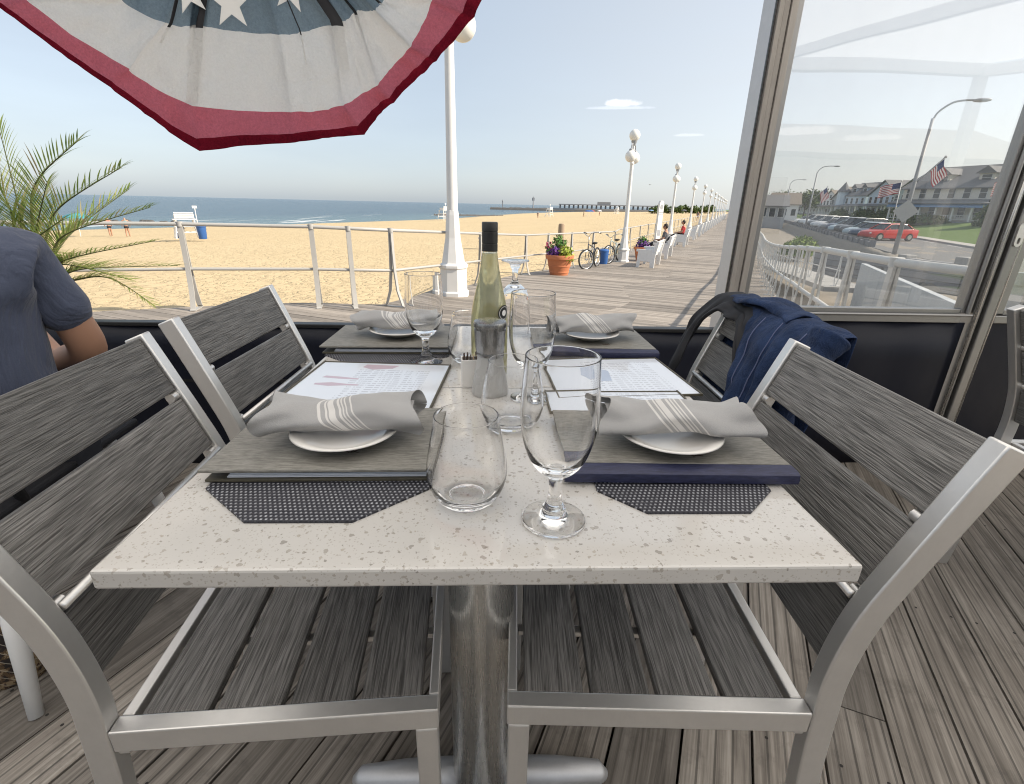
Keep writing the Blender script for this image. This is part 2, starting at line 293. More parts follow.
# ------------------------------------------------------------------ mesh builder
class MB:
    def __init__(s): s.v = []; s.f = []; s.mi = []; s.cur = 0; s.M = Matrix()
    def add(s, vs, fs):
        o = len(s.v); s.v += [tuple(s.M @ Vector(p)) for p in vs]
        for f in fs: s.f.append([i+o for i in f]); s.mi.append(s.cur)
        return s
    def box(s, c, d, R=None):
        x, y, z = [k/2 for k in d]; vs = [(a*x, b*y, e*z) for a in (-1, 1) for b in (-1, 1) for e in (-1, 1)]
        R = R or Matrix()
        vs = [tuple(R @ Vector(p)+Vector(c)) for p in vs]
        return s.add(vs, [(0, 1, 3, 2), (4, 6, 7, 5), (0, 4, 5, 1), (2, 3, 7, 6), (0, 2, 6, 4), (1, 5, 7, 3)])
    def bb(s, x0, x1, y0, y1, z0, z1): return s.box(((x0+x1)/2, (y0+y1)/2, (z0+z1)/2), (abs(x1-x0), abs(y1-y0), abs(z1-z0)))
    def beam(s, a, b, w, h, up=(0, 0, 1)):
        a = Vector(a); b = Vector(b); d = b-a; L = d.length; y = d.normalized(); x = y.cross(Vector(up))
        if x.length < 1e-4: x = Vector((1, 0, 0))
        x.normalize(); z = x.cross(y); R = Matrix((x, y, z)).transposed().to_4x4()
        return s.box((a+b)/2, (w, L, h), R)
    def tube(s, pts, r, n=8, caps=True, closed=False):
        pts = [Vector(p) for p in pts]; N = len(pts)
        rs = r if hasattr(r, '__len__') else [r]*N
        T = []
        for i in range(N):
            a = pts[(i-1) % N if closed else max(i-1, 0)]; b = pts[(i+1) % N if closed else min(i+1, N-1)]
            T.append((b-a).normalized())
        ref = Vector((0, 0, 1)) if abs(T[0].z) < .9 else Vector((1, 0, 0)); u = T[0].cross(ref).normalized(); vs = []
        for i in range(N):
            u = (u-T[i]*u.dot(T[i])).normalized(); w = T[i].cross(u)
            for k in range(n): a = 2*PI*k/n; vs.append(pts[i]+(u*math.cos(a)+w*math.sin(a))*rs[i])
        fs = []
        for i in range(N if closed else N-1):
            j = (i+1) % N
            for k in range(n): fs.append((i*n+k, i*n+(k+1) % n, j*n+(k+1) % n, j*n+k))
        if caps and not closed: fs += [tuple(range(n))[::-1], tuple(range((N-1)*n, N*n))]
        return s.add(vs, fs)
    def lathe(s, prof, n=32, c=(0, 0, 0), close=False, sq=None):
        vs = []; fs = []; N = len(prof)
        for r, z in prof:
            for k in range(n): a = 2*PI*k/n; vs.append((c[0]+r*math.cos(a), c[1]+r*math.sin(a), c[2]+z))
        for i in range(N-1 if not close else N):
            j = (i+1) % N
            for k in range(n): fs.append((i*n+k, i*n+(k+1) % n, j*n+(k+1) % n, j*n+k))
        if not close:
            if prof[0][0] > 1e-5: fs.append(tuple(range(n))[::-1])
            if prof[-1][0] > 1e-5: fs.append(tuple(range((N-1)*n, N*n)))
        return s.add(vs, fs)
    def ell(s, c, r, nu=14, nv=10, R=None):
        vs = []; fs = []
        for j in range(nv+1):
            th = PI*j/nv
            for i in range(nu): a = 2*PI*i/nu; p = Vector((r[0]*math.sin(th)*math.cos(a), r[1]*math.sin(th)*math.sin(a), -r[2]*math.cos(th))); vs.append((R @ p if R else p)+Vector(c))
        for j in range(nv):
            for i in range(nu): fs.append((j*nu+i, j*nu+(i+1) % nu, (j+1)*nu+(i+1) % nu, (j+1)*nu+i))
        return s.add(vs, fs)
    def prism(s, poly, z0, z1):
        n = len(poly); vs = [(x, y, z0) for x, y in poly]+[(x, y, z1) for x, y in poly]
        return s.add(vs, [tuple(range(n))[::-1], tuple(range(n, 2*n))]+[(i, (i+1) % n, n+(i+1) % n, n+i) for i in range(n)])
    def extr(s, poly, axis, a, b):
        """polygon of 2-D points extruded along an axis (0: points are y,z; 1: points are x,z)"""
        n = len(poly); P = (lambda u, v, w: (w, u, v)) if axis == 0 else (lambda u, v, w: (u, w, v))
        vs = [P(u, v, a) for u, v in poly]+[P(u, v, b) for u, v in poly]
        return s.add(vs, [tuple(range(n))[::-1], tuple(range(n, 2*n))]+[(i, (i+1) % n, n+(i+1) % n, n+i) for i in range(n)])
    def grid(s, fn, nu, nv, mat=None):
        o = len(s.v); s.v += [tuple(s.M @ Vector(fn(i/nu, j/nv))) for i in range(nu+1) for j in range(nv+1)]
        for i in range(nu):
            for j in range(nv):
                s.f.append([o+i*(nv+1)+j, o+(i+1)*(nv+1)+j, o+(i+1)*(nv+1)+j+1, o+i*(nv+1)+j+1]); s.mi.append(mat(i/nu, j/nv) if mat else s.cur)
        return s
    def quad(s, *p): return s.add(p, [tuple(range(len(p)))])
    def mesh(s, name, mats, smooth=False):
        me = bpy.data.meshes.new(name); me.from_pydata(s.v, [], s.f)
        for m in (mats if isinstance(mats, (list, tuple)) else [mats]): me.materials.append(M[m] if isinstance(m, str) else m)
        me.polygons.foreach_set('material_index', s.mi)
        bm = bmesh.new(); bm.from_mesh(me); bmesh.ops.remove_doubles(bm, verts=bm.verts, dist=1e-6); bmesh.ops.recalc_face_normals(bm, faces=bm.faces); bm.to_mesh(me); bm.free()
        if smooth: me.polygons.foreach_set('use_smooth', [True]*len(me.polygons))
        me.update(); return me

def mods(o, smooth, bevel, solid, sub):
    if solid: m = o.modifiers.new('solid', 'SOLIDIFY'); m.thickness = solid; m.offset = 0
    if bevel: m = o.modifiers.new('bevel', 'BEVEL'); m.width = bevel; m.segments = 2; m.limit_method = 'ANGLE'; m.angle_limit = rad(35); m.harden_normals = False
    if sub: m = o.modifiers.new('sub', 'SUBSURF'); m.levels = sub; m.render_levels = sub
    if smooth == 'auto':
        a = rad(38); me = o.data; me.polygons.foreach_set('use_smooth', [True]*len(me.polygons))
        bm = bmesh.new(); bm.from_mesh(me)
        for e in bm.edges:
            if len(e.link_faces) == 2 and e.calc_face_angle(0) > a: e.smooth = False
        bm.to_mesh(me); bm.free()
def tag(o, label, cat, group=None, kind=None):
    o['label'] = label
    if cat: o['category'] = cat
    if group: o['group'] = group
    if kind: o['kind'] = kind
    return o
def thing(name, label, cat, loc=(0, 0, 0), rz=0, group=None, scale=1):
    o = bpy.data.objects.new(name, None); o.empty_display_size = .1; COL.objects.link(o)
    o.location = loc; o.rotation_euler = (0, 0, rz); o.scale = (scale,)*3
    return tag(o, label, cat, group)
def root_of(o):
    while o.parent: o = o.parent
    return o
def part(name, mb, mat, parent, smooth=False, bevel=0, world=False, solid=0, sub=0, label=None):
    me = mb.mesh(name, mat, smooth is True)
    if world:
        r = root_of(parent); W = Matrix.LocRotScale(r.location, r.rotation_euler, r.scale); me.transform(W.inverted())
    o = bpy.data.objects.new(name, me); COL.objects.link(o); o.parent = parent
    mods(o, smooth, bevel, solid, sub)
    if label: o['label'] = label
    return o
def single(name, label, cat, mb, mat, group=None, smooth=False, bevel=0, solid=0, sub=0, kind=None, origin=None):
    me = mb.mesh(name, mat, smooth is True)
    if origin is None:
        xs = [[v.co[i] for v in me.vertices] for i in range(3)]; origin = ((min(xs[0])+max(xs[0]))/2, (min(xs[1])+max(xs[1]))/2, min(xs[2]))
    me.transform(Matrix.Translation(-Vector(origin)))
    o = bpy.data.objects.new(name, me); COL.objects.link(o); o.location = origin
    mods(o, smooth, bevel, solid, sub); return tag(o, label, cat, group, kind)
def struct(name, mb, mat, smooth=False, **kw):
    me = mb.mesh(name, mat, smooth is True); o = bpy.data.objects.new(name, me); COL.objects.link(o); mods(o, smooth, kw.get('bevel', 0), 0, 0); o['kind'] = 'structure'; return o
def dup(o, loc=None, rz=None, label=None, group=None, scale=None, parent=None):
    c = o.copy(); COL.objects.link(c); c.parent = parent
    if loc is not None: c.location = loc
    if rz is not None: c.rotation_euler = (0, 0, rz)
    if scale: c.scale = (scale,)*3
    if label: c['label'] = label
    if group: c['group'] = group
    for ch in list(o.children): dup(ch, parent=c)
    return c
def ribbon(mb, path, th, y0, y1):
    """flat bar of thickness th following a path in the xz plane, from y0 to y1"""
    P = [Vector((x, 0, z)) for x, z in path]; N = len(P); L = []; R = []
    for i in range(N):
        d = (P[min(i+1, N-1)]-P[max(i-1, 0)]).normalized(); nrm = Vector((d.z, 0, -d.x))*th/2; L.append(P[i]+nrm); R.append(P[i]-nrm)
    vs = []
    for i in range(N): vs += [(L[i].x, y0, L[i].z), (R[i].x, y0, R[i].z), (R[i].x, y1, R[i].z), (L[i].x, y1, L[i].z)]
    fs = [(4*i+k, 4*i+(k+1) % 4, 4*i+4+(k+1) % 4, 4*i+4+k) for i in range(N-1) for k in range(4)]+[(3, 2, 1, 0), tuple(4*(N-1)+k for k in range(4))]
    mb.add(vs, fs)
def smooth_path(pts, n=6):
    """Catmull-Rom through points of any dimension"""
    P = [Vector(p) for p in pts]; out = []
    for i in range(len(P)-1):
        a, b, c, d = P[max(i-1, 0)], P[i], P[i+1], P[min(i+2, len(P)-1)]
        for k in range(n):
            t = k/n; out.append(.5*((2*b)+(c-a)*t+(2*a-5*b+4*c-d)*t*t+(-a+3*b-3*c+d)*t**3))
    out.append(P[-1]); return out

# ------------------------------------------------------------------ frame of the boardwalk
AZ = rad(25.4); A = Vector((math.sin(AZ), math.cos(AZ), 0)); N = Vector((math.cos(AZ), -math.sin(AZ), 0))
def ST(s, t, z=0): p = A*s+N*t; return Vector((p.x, p.y, z))
def st(p): p = Vector((p[0], p[1], 0)); return p.dot(A), p.dot(N)
ZB = -.3; RZ = -AZ; ZF = -.85
def ZW(s):
    """height of the boardwalk: level by the tables, easing down, level again beyond the second lamp"""
    P = ((5, -.3), (13, -.76), (19, -.85))
    if s <= 5: return -.3
    for (a, x), (b, y) in zip(P, P[1:]):
        if s <= b: return x+(y-x)*(s-a)/(b-a)
    return ZF

def ground_setting():
    # restaurant deck: planks running along the boardwalk, trimmed to the pavilion
    mb = MB(); w = .137
    for i in range(-34, 40):
        t = i*.1425; s0 = -6.0+random.uniform(-1, 0)
        while s0 < 8:
            L = random.uniform(2.4, 4.2); s1 = min(s0+L, 8)
            mb.bb(t-w/2, t+w/2, s0+.002, s1-.002, -.028, random.uniform(-.0015, .0015)); s0 = s1
    me = mb.mesh('deck', 'deck'); bm = bmesh.new(); bm.from_mesh(me); R = Matrix.Rotation(AZ, 4, 'Z')
    for co, no in (((0, 2.02, 0), (0, 1, 0)), ((0, -2.6, 0), (0, -1, 0)), ((5.4, 0, 0), (1, 0, 0)), ((-4.2, 0, 0), (-1, 0, 0))):
        bmesh.ops.bisect_plane(bm, geom=bm.verts[:]+bm.edges[:]+bm.faces[:], plane_co=R @ Vector(co), plane_no=R @ Vector(no), clear_outer=True)
    bm.to_mesh(me); bm.free()
    o = bpy.data.objects.new('deck', me); COL.objects.link(o); o.rotation_euler = (0, 0, RZ); o['kind'] = 'structure'
    b = MB(); b.bb(-4.2, 5.4, -2.6, 2.02, -.29, -.06); struct('deck_underside', b, 'soil')
    # boardwalk
    tl = [(-40, -45), (-6, -22), (-.6, -12.9), (2.9, -7.75), (4.32, -6.39), (5.5, -5.3), (5.95, -4.45), (13.15, -5.24), (19.3, -4.1), (21, -4.35), (600, -4.35)]
    def left(s):
        for (a, x), (b_, y) in zip(tl, tl[1:]):
            if a <= s <= b_: return x+(y-x)*(s-a)/(b_-a)
        return -4.35
    def right(s): return .2 if s < 2.2 else .016*s+.03
    mb = MB(); s = -14; p = .146
    while s < 420:
        if s > 120: p = .6
        if s > 30 and p < .3: p = .292
        e = .006 if p < .2 else .01
        a0, a1 = s+e/2, s+p-e/2; xl = (left(s)-.25, left(s+p)-.25); xr = right(s)
        if s < 2.2: xr = 6
        z = ZB+random.uniform(-.002, .002); zb = ZB-.04
        # boards broken at a joint line like the real walk
        tj = -1.9+.35*math.sin(s*.9) if s < 60 else -1.9; z0_, z1_ = ZW(a0)+z-ZB, ZW(a1)+z-ZB
        for u0, u1, v0, v1 in ((xl[0], tj, xl[1], tj), (tj+.004, xr, tj+.004, xr)):
            mb.add([(u0, a0, z0_), (u1, a0, z0_), (v1, a1, z1_), (v0, a1, z1_), (u0, a0, z0_-.04), (u1, a0, z0_-.04), (v1, a1, z1_-.04), (v0, a1, z1_-.04)], [(0, 1, 2, 3), (0, 4, 5, 1), (3, 2, 6, 7), (0, 3, 7, 4), (1, 5, 6, 2)])
        s += p
    o = struct('boardwalk', mb, 'board'); o.rotation_euler = (0, 0, RZ)
    mb = MB()
    ks = [-40, -20, -6, -3, -.6, 2.19, 2.2, 2.9, 4.32, 5, 5.5, 5.95, 7.5, 9, 11, 13, 15, 17, 19, 19.3, 21, 40, 80, 420]
    for s0, s1 in zip(ks, ks[1:]):
        if s1-s0 < .05: continue
        t0, t1 = left(s0)-.22, left(s1)-.22; r0, r1 = (right(s0), right(s1)) if s0 >= 2.2 else (6.2, 6.2); h0, h1 = ZW(s0)-.06, ZW(s1)-.06
        mb.quad((t0, s0, h0), (t1, s1, h1), (t1, s1, -2.4), (t0, s0, -2.4)); mb.quad((t0, s0, h0), (t1, s1, h1), (r1, s1, h1), (r0, s0, h0)); mb.quad((r0, s0, h0), (r1, s1, h1), (r1, s1, -2.4), (r0, s0, -2.4))
    o = struct('boardwalk_foundation', mb, 'soil'); o.rotation_euler = (0, 0, RZ)
    # beach: a graded sheet from the walk down to the water line
    shore = [(-200, -84), (40, -82), (76, -78.5), (133, -79), (190, -92), (256, -106), (361, -117), (700, -114)]
    def sh(s):
        for (a, x), (b_, y) in zip(shore, shore[1:]):
            if a <= s <= b_: return x+(y-x)*(s-a)/(b_-a)
        return -114
    mb = MB(); ss = [-150+4*i for i in range(48)]+[42+6*i for i in range(40)]+[282+25*i for i in range(18)]; K = 26; vs = []; fs = []
    for s in ss:
        for k in range(K+1):
            f = (k/K)**1.5; t0 = left(max(s, -39))+.35; t1 = sh(s)-25; t = t0+(t1-t0)*f
            g = min(1, max(0, (t0-t)/(t0-sh(s)))); z = -1.03-2.37*(g**1.15) if t >= sh(s) else -3.4-(sh(s)-t)*.05
            z += .10*mn.noise(Vector((s*.25, t*.25, 0)))*(1-g)+.02*mn.noise(Vector((s, t, 3)))
            vs.append((t, s, z))
    for i in range(len(ss)-1):
        for k in range(K): a = i*(K+1)+k; fs.append((a, a+1, a+K+2, a+K+1))
    mb.add(vs, fs); o = struct('beach', mb, 'sand', True); o.rotation_euler = (0, 0, RZ)
    mb = MB(); mb.quad((-9000, -6000, -3.42), (9000, -6000, -3.42), (9000, 14000, -3.42), (-9000, 14000, -3.42)); o = struct('sea', mb, 'sea')
    # street side
    mb = MB()
    TW = [(-20, 13.3), (19.5, 13.2), (27.1, 9.4), (29.6, 7.6), (33.7, 7.4), (40, 8.2), (500, 8.2)]
    def tw(s):
        for (a, x), (b_, y) in zip(TW, TW[1:]):
            if s <= b_: return x+(y-x)*(s-a)/(b_-a)
        return 8.2
    def dz(s, t): return -2.15+.10*mn.noise(Vector((s*.5, t*.5, 1)))+.05*mn.noise(Vector((s*2, t*2, 4)))+.93*min(1, max(0, (t-tw(s))/.5))
    mb = MB(); mb.grid(lambda u, v: (.1+v*14.2, -12+(u**1.6)*430, dz(-12+(u**1.6)*430, .1+v*14.2)), 200, 60); o = struct('sandy_ground', mb, 'dirt', True); o.rotation_euler = (0, 0, RZ)
    mb = MB(); mb.prism([(13.9, -30), (16.2, -30), (16.2, 500), (9.1, 500), (9.1, 38), (10.5, 30), (13.9, 22)], -2.4, -1.2); o = struct('street', mb, 'asphalt'); o.rotation_euler = (0, 0, RZ)
    mb = MB()
    for k in range(60): mb.bb(15.6, 15.7, -6+k*6, -3+k*6, -1.197, -1.194)
    for k in range(44): mb.bb(9.6, 14.2, 52.4+k*3, 52.5+k*3, -1.197, -1.194)
    o = struct('road_markings', mb, 'white_paint'); o.rotation_euler = (0, 0, RZ)
    mb = MB(); mb.bb(16.2, 16.4, -30, 500, -1.5, -1.07); mb.bb(16.4, 17.6, -30, 500, -1.5, -1.075); o = struct('pavement', mb, 'kerb'); o.rotation_euler = (0, 0, RZ)
    mb = MB(); mb.grid(lambda u, v: (17.6+v*64, -30+u*530, -1.09+1.25*min(1, v*8)+.1*mn.noise(Vector((u*60, v*20, 0)))), 90, 40); o = struct('lawn', mb, 'grass', True); o.rotation_euler = (0, 0, RZ)
    mb = MB(); mb.quad((-20, 490, -1.3), (1500, 490, -1.3), (4000, 9000, -1.3), (-60, 9000, -1.3)); mb.quad((80, -400, .12), (3000, -400, .12), (3000, 500, .12), (80, 500, .12)); o = struct('far_ground', mb, 'grass'); o.rotation_euler = (0, 0, RZ)
ground_setting()

# ------------------------------------------------------------------ pavilion
def pavilion():
    mb = MB(); mb.add([(-4.2, 2.15, 2.16), (5.6, 2.15, 2.16), (5.6, -2.4, 2.70), (-4.2, -2.4, 2.70)], [(0, 1, 2, 3)]); struct('ceiling', mb, 'canopy')  # unseen roof, pitched up at the rear to let sky reflect in the pane
    mb = MB(); mb.bb(-4.2, 5.6, 1.93, 2.05, 2.03, 2.155); mb.bb(-4.2, 5.6, -2.4, -2.28, 2.56, 2.68)
    for x in (-4.14, 5.54): mb.beam((x, -2.27, 2.60), (x, 1.92, 2.10), .12, .11)
    for x in (-2.4, -.6, 2.9): mb.beam((x, -2.27, 2.61), (x, 1.92, 2.11), .06, .08)
    single('roof_beam_frame', 'white beam frame carrying the unseen translucent ceiling over the tables', 'frame', mb, 'white_paint', bevel=.004)
    for x, y in ((-4.14, -2.34), (5.54, -2.34)):
        mb = MB(); mb.bb(x-.05, x+.05, y-.05, y+.05, 0, 2.56)
        single('roof_post', 'white roof post at the rear %s corner behind the tables' % ('left' if x < 0 else 'right'), 'post', mb, 'white_paint', 'roof posts', bevel=.004)
    # skirt wall below the openings
    w = thing('skirt_wall', 'low black vinyl skirt wall closing the bottom of the open front', 'wall', (-1.6, 1.97, 0))
    mb = MB(); mb.grid(lambda u, v: (-4.15+u*5.08, 1.955+.006*math.sin(u*31)*math.sin(v*3.1)+.004*math.sin(u*74+v*5), v*.612), 60, 8); part('vinyl_sheet', mb, 'vinyl', w, True, world=True, solid=.006)
    mb = MB(); mb.bb(-4.15, .93, 1.945, 1.99, .612, .628); part('top_rail', mb, 'black', w, world=True, bevel=.003)
    mb = MB(); mb.bb(-4.15, .93, 1.95, 1.955, .38, .392); part('batten', mb, 'black', w, world=True)
    w = thing('window', 'clear vinyl window in aluminium frame over a black lower panel, between two posts', 'window', (1.48, 1.99, 0))
    mb = MB(); mb.bb(1.03, 1.955, 1.985, 1.989, .72, 2.02); part('pane', mb, 'pane', w, world=True)
    mb = MB()
    mb.bb(1.012, 1.035, 1.965, 2.005, .705, 2.028); mb.bb(1.95, 1.99, 1.965, 2.005, .705, 2.028); mb.bb(1.036, 1.949, 1.967, 2.003, .70, .722); mb.bb(1.036, 1.949, 1.955, 2.003, .667, .6985)
    mb.tube([(1.03, 1.952, .6995), (1.99, 1.952, .6995)], .006, 8); mb.tube([(1.972, 1.957, .70), (1.972, 1.957, 2.03)], .009, 8)
    part('frame', mb, 'alu_post', w, world=True, bevel=.003)
    mb = MB(); mb.grid(lambda u, v: (1.012+u*.975, 1.968+.003*math.sin(u*20), v*.665), 20, 4); part('lower_panel', mb, 'vinyl', w, True, world=True, solid=.006)
    m = thing('window_post', 'tall weathered window post beside the open front, grooved front toned as shaded, left side as skylit', 'post', (.98, 2.0, 0))
    mb = MB(); 
    for x0, x1, y in ((.945, .962, 1.95), (.964, .985, 1.957), (.987, 1.01, 1.95)): mb.bb(x0, x1, y, 2.02, 0, 2.03)
    part('front_channel', mb, 'post', m, world=True, bevel=.002)
    mb = MB(); mb.bb(.938, .9445, 1.965, 2.06, 0, 2.03); mb.bb(.945, 1.005, 2.021, 2.06, 0, 2.03); part('skylit_side', mb, 'alu_base', m, world=True, bevel=.002)  # paler metal on this side puts the skylight into its colour
    mb = MB(); mb.bb(.9355, .9375, 1.955, 1.964, 0, 2.03); part('edge_strip', mb, 'black', m, world=True)
    m = thing('corner_post', 'dark double aluminium post right of the clear vinyl window', 'post', (2.04, 1.99, 0))
    mb = MB(); mb.bb(1.998, 2.028, 1.955, 2.02, 0, 2.03); mb.bb(2.038, 2.075, 1.945, 2.02, 0, 2.03); part('upright', mb, 'alu_post', m, world=True, bevel=.004)
    mb = MB(); mb.bb(2.029, 2.037, 1.97, 2.02, 0, 2.03); part('gap_seal', mb, 'rubber', m, world=True)
    mb = MB(); mb.tube([(2.006, 1.951, 0), (2.006, 1.951, 2.03)], .007, 8); mb.tube([(2.083, 1.955, 0), (2.083, 1.955, 2.03)], .008, 8); part('trim_rod', mb, 'steel', m, True, world=True)
    # slotted latch plate on the post
    mb = MB(); out = [(.016*math.cos(a), (.028 if math.sin(a) > 0 else -.028)+.016*math.sin(a)) for a in [2*PI*i/20 for i in range(20)]]; inn = [(.006*math.cos(a), -.022+(.006 if math.sin(a) > 0 else -.006)+.006*math.sin(a)) for a in [2*PI*i/20 for i in range(20)]]
    vs = []; fs = []
    for y in (1.938, 1.944):
        vs += [(2.056+x, y, 1.02+z) for x, z in out]+[(2.056+x, y, 1.02+z) for x, z in inn]
    for i in range(20):
        j = (i+1) % 20; fs += [(i, j, 20+j, 20+i), (40+i, 60+i, 60+j, 40+j), (i, 40+i, 40+j, j), (20+i, 20+j, 60+j, 60+i)]
    mb.add(vs, fs); part('latch_plate', mb, 'alu', m, world=True)
    w = thing('window', 'narrow clear vinyl window right of the dark corner post, black below', 'window', (3.2, 1.99, 0))
    mb = MB(); mb.bb(2.14, 4.3, 1.985, 1.989, .72, 2.02); part('pane', mb, 'pane', w, world=True)
    mb = MB(); mb.bb(2.095, 2.135, 1.965, 2.005, .705, 2.028); mb.bb(4.305, 4.34, 1.965, 2.005, .705, 2.028); mb.bb(2.136, 4.304, 1.967, 2.003, .70, .722); mb.bb(2.095, 4.304, 1.955, 2.003, .667, .6985); part('frame', mb, 'alu_post', w, world=True, bevel=.003)
    mb = MB(); mb.bb(2.095, 4.34, 1.965, 1.97, 0, .665); part('lower_panel', mb, 'vinyl', w, world=True)
    # unseen building added behind the tables to bound the sky reflected in the pane
    b = thing('reflection_building', 'long grey building added unseen behind the tables for the window reflection', 'building', (1, -9, ZB))
    mb = MB(); mb.bb(-9, 12, -12, -8, ZB, 2.2); part('wall', mb, 'house_grey', b, world=True)
    mb = MB(); mb.extr([(-12.6, 2.25), (-7.4, 2.25), (-10, 3.15)], 0, -9.5, 12.5); part('roof', mb, 'roof_brown', b, world=True)
    for k in range(6):
        mb = MB(); mb.bb(-7.5+k*3.2, -6.1+k*3.2, -7.99, -7.94, .6, 1.8); part('window', mb, 'wglass', b, world=True)
pavilion()

# ------------------------------------------------------------------ tables and chairs
def tables():
    proto = thing('dining_table', 'near quartz table with the large goblet on its front edge', 'table', (-.002, .645, 0), 0, 'quartz tables set end to end')
    mb = MB(); mb.bb(-.381, .381, -.255, .255, .733, .755); part('tabletop', mb, 'quartz', proto, bevel=.003)
    mb = MB(); mb.lathe([(.05, .012), (.054, .02), (.054, .50), (.0535, .505), (.0535, .70)], 40, (-.013, 0, 0)); part('pedestal', mb, 'steel', proto, 'auto')
    mb = MB(); mb.bb(-.16, .14, -.12, .12, .715, .7325); part('support_plate', mb, 'black', proto, bevel=.003)
    b = MB()
    for sgn in (-1, 1):
        b.tube([(-.013, 0, .032), (-.013+sgn*.15, 0, .03), (-.013+sgn*.235, 0, .026), (-.013+sgn*.247, 0, .018)], [.032, .028, .022, .012], 14)
        b.tube([(-.013, 0, .032), (-.013, sgn*.13, .03), (-.013, sgn*.20, .026), (-.013, sgn*.212, .018)], [.031, .028, .022, .012], 14)
    part('base', b, 'alu_base', proto, True)
    dup(proto, (-.002, 1.159, 0), label='far quartz table with the wine bottle, joined behind the near table')
tables()

POST = [(-.110, .856), (-.091, .81), (-.067, .75), (-.047, .70), (-.019, .625), (-.005, .56), (0, .50), (-.002, .45), (-.006, .37), (-.014, .275), (-.026, .15), (-.042, 0)]
POST = [(p.x, p.y) for p in smooth_path([(x, z, 0) for x, z in POST], 4)]
def postx(z):
    for (x0, z0), (x1, z1) in zip(POST, POST[1:]):
        if z1 <= z <= z0: return x1+(x0-x1)*(z-z1)/(z0-z1+1e-9)
    return POST[0][0]
def chairs():
    c = thing('dining_chair', 'near left aluminium chair with grey slats, set at the near table', 'chair', (-.513, .672, 0), rad(3.2), 'aluminium chairs with grey slats')
    W = .2275
    for sgn in (-1, 1):
        mb = MB(); y = sgn*W; ribbon(mb, POST, .034, y-sgn*.026, y); part('side_post', mb, 'alu', c, 'auto', bevel=.0025)
        mb = MB(); xx = .43; mb.bb(xx-.03, xx, min(y-sgn*.026, y), max(y-sgn*.026, y), 0, .4155); part('front_leg', mb, 'alu', c, bevel=.0025)
    fr = MB()
    for sgn in (-1, 1): y0, y1 = sorted((sgn*W, sgn*(W-.024))); fr.bb(.016, .432, y0, y1, .416, .452)
    fr.bb(.418, .432, -W+.0245, W-.0245, .416, .4515); fr.bb(.0185, .034, -W+.0245, W-.0245, .416, .4515)
    for y in (-.07, .07): fr.bb(.036, .416, y-.008, y+.008, .418, .428)
    part('seat_frame', fr, 'alu', c, bevel=.002)
    for k in range(4):
        mb = MB(); x0 = .041+k*.0945; mb.bb(x0, x0+.0835, -W+.026, W-.026, .43, .4485); part('seat_slat', mb, 'slat', c, bevel=.003)
    spans = ((.853, .754), (.738, .643), (.620, .522))
    for z0, z1 in spans:
        mb = MB(); a = Vector((postx(z0), 0, z0)); b = Vector((postx(z1), 0, z1)); d = b-a; L = d.length; zc = d.normalized(); xc = Vector((0, 1, 0)).cross(zc); R = Matrix((xc, Vector((0, 1, 0)), zc)).transposed().to_4x4()
        mb.box((a+b)/2+Vector((.004, 0, 0)), (.017, 2*(W-.027), L), R); part('back_slat', mb, 'slat', c, bevel=.003)
        for y in (-.165, .165):
            mb = MB(); q = (a+b)/2+Vector((.004, y, 0))+xc*.0078; mb.M = Matrix.Translation(q) @ R @ Matrix.Rotation(PI/2, 4, 'Y'); mb.lathe([(.0045, 0), (.0045, .0012), (.003, .0018), (0, .0018)], 12); part('screw', mb, 'black', c)
    for z in (.746, .631):
        for sgn in (-1, 1): mb = MB(); mb.tube([(postx(z)+.004, sgn*(W-.0265), z), (postx(z)+.004, sgn*(W-.042), z)], .0085, 12); part('slat_spacer', mb, 'alu', c, 'auto')
    mb = MB(); mb.tube([(postx(.636)+.018, -W+.027, .634), (postx(.636)+.018, W-.027, .634)], .006, 12); part('back_rod', mb, 'alu', c, True)
    for sgn in (-1, 1): mb = MB(); mb.bb(-.03+.046, .018+.012, *sorted((sgn*(W-.005), sgn*(W-.018))), .405, .4158); part('bracket', mb, 'alu', c, bevel=.002)
    dup(c, (.466, .679, 0), PI+rad(-2.7), 'near right aluminium chair with grey slats, set at the near table')
    dup(c, (-.54, 1.218, 0), rad(-1.5), 'far left aluminium chair behind the near left one, nothing on it')
    dup(c, (.592, 1.170, 0), PI+rad(-1), 'far right aluminium chair with the denim jacket hung on its back')
    dup(c, (1.535, 1.075, 0), rad(-4), 'lone aluminium chair at the right edge, turned away from the set tables')
    # neighbour's table that chair belongs to
    t = thing('dining_table', 'quartz table on chrome pedestal right of the lone chair', 'table', (2.2, 1.05, 0), 0)
    mb = MB(); mb.bb(-.38, .38, -.38, .38, .733, .755); part('tabletop', mb, 'quartz', t, bevel=.003)
    mb = MB(); mb.lathe([(.05, .02), (.05, .73)], 24); part('pedestal', mb, 'steel', t, 'auto')
    mb = MB()
    for a in (0, PI/2, PI, 1.5*PI): mb.tube([(0, 0, .035), (.26*math.cos(a), .26*math.sin(a), .03), (.28*math.cos(a), .28*math.sin(a), .018)], [.033, .026, .012], 12)
    part('base', mb, 'chrome', t, True)
chairs()

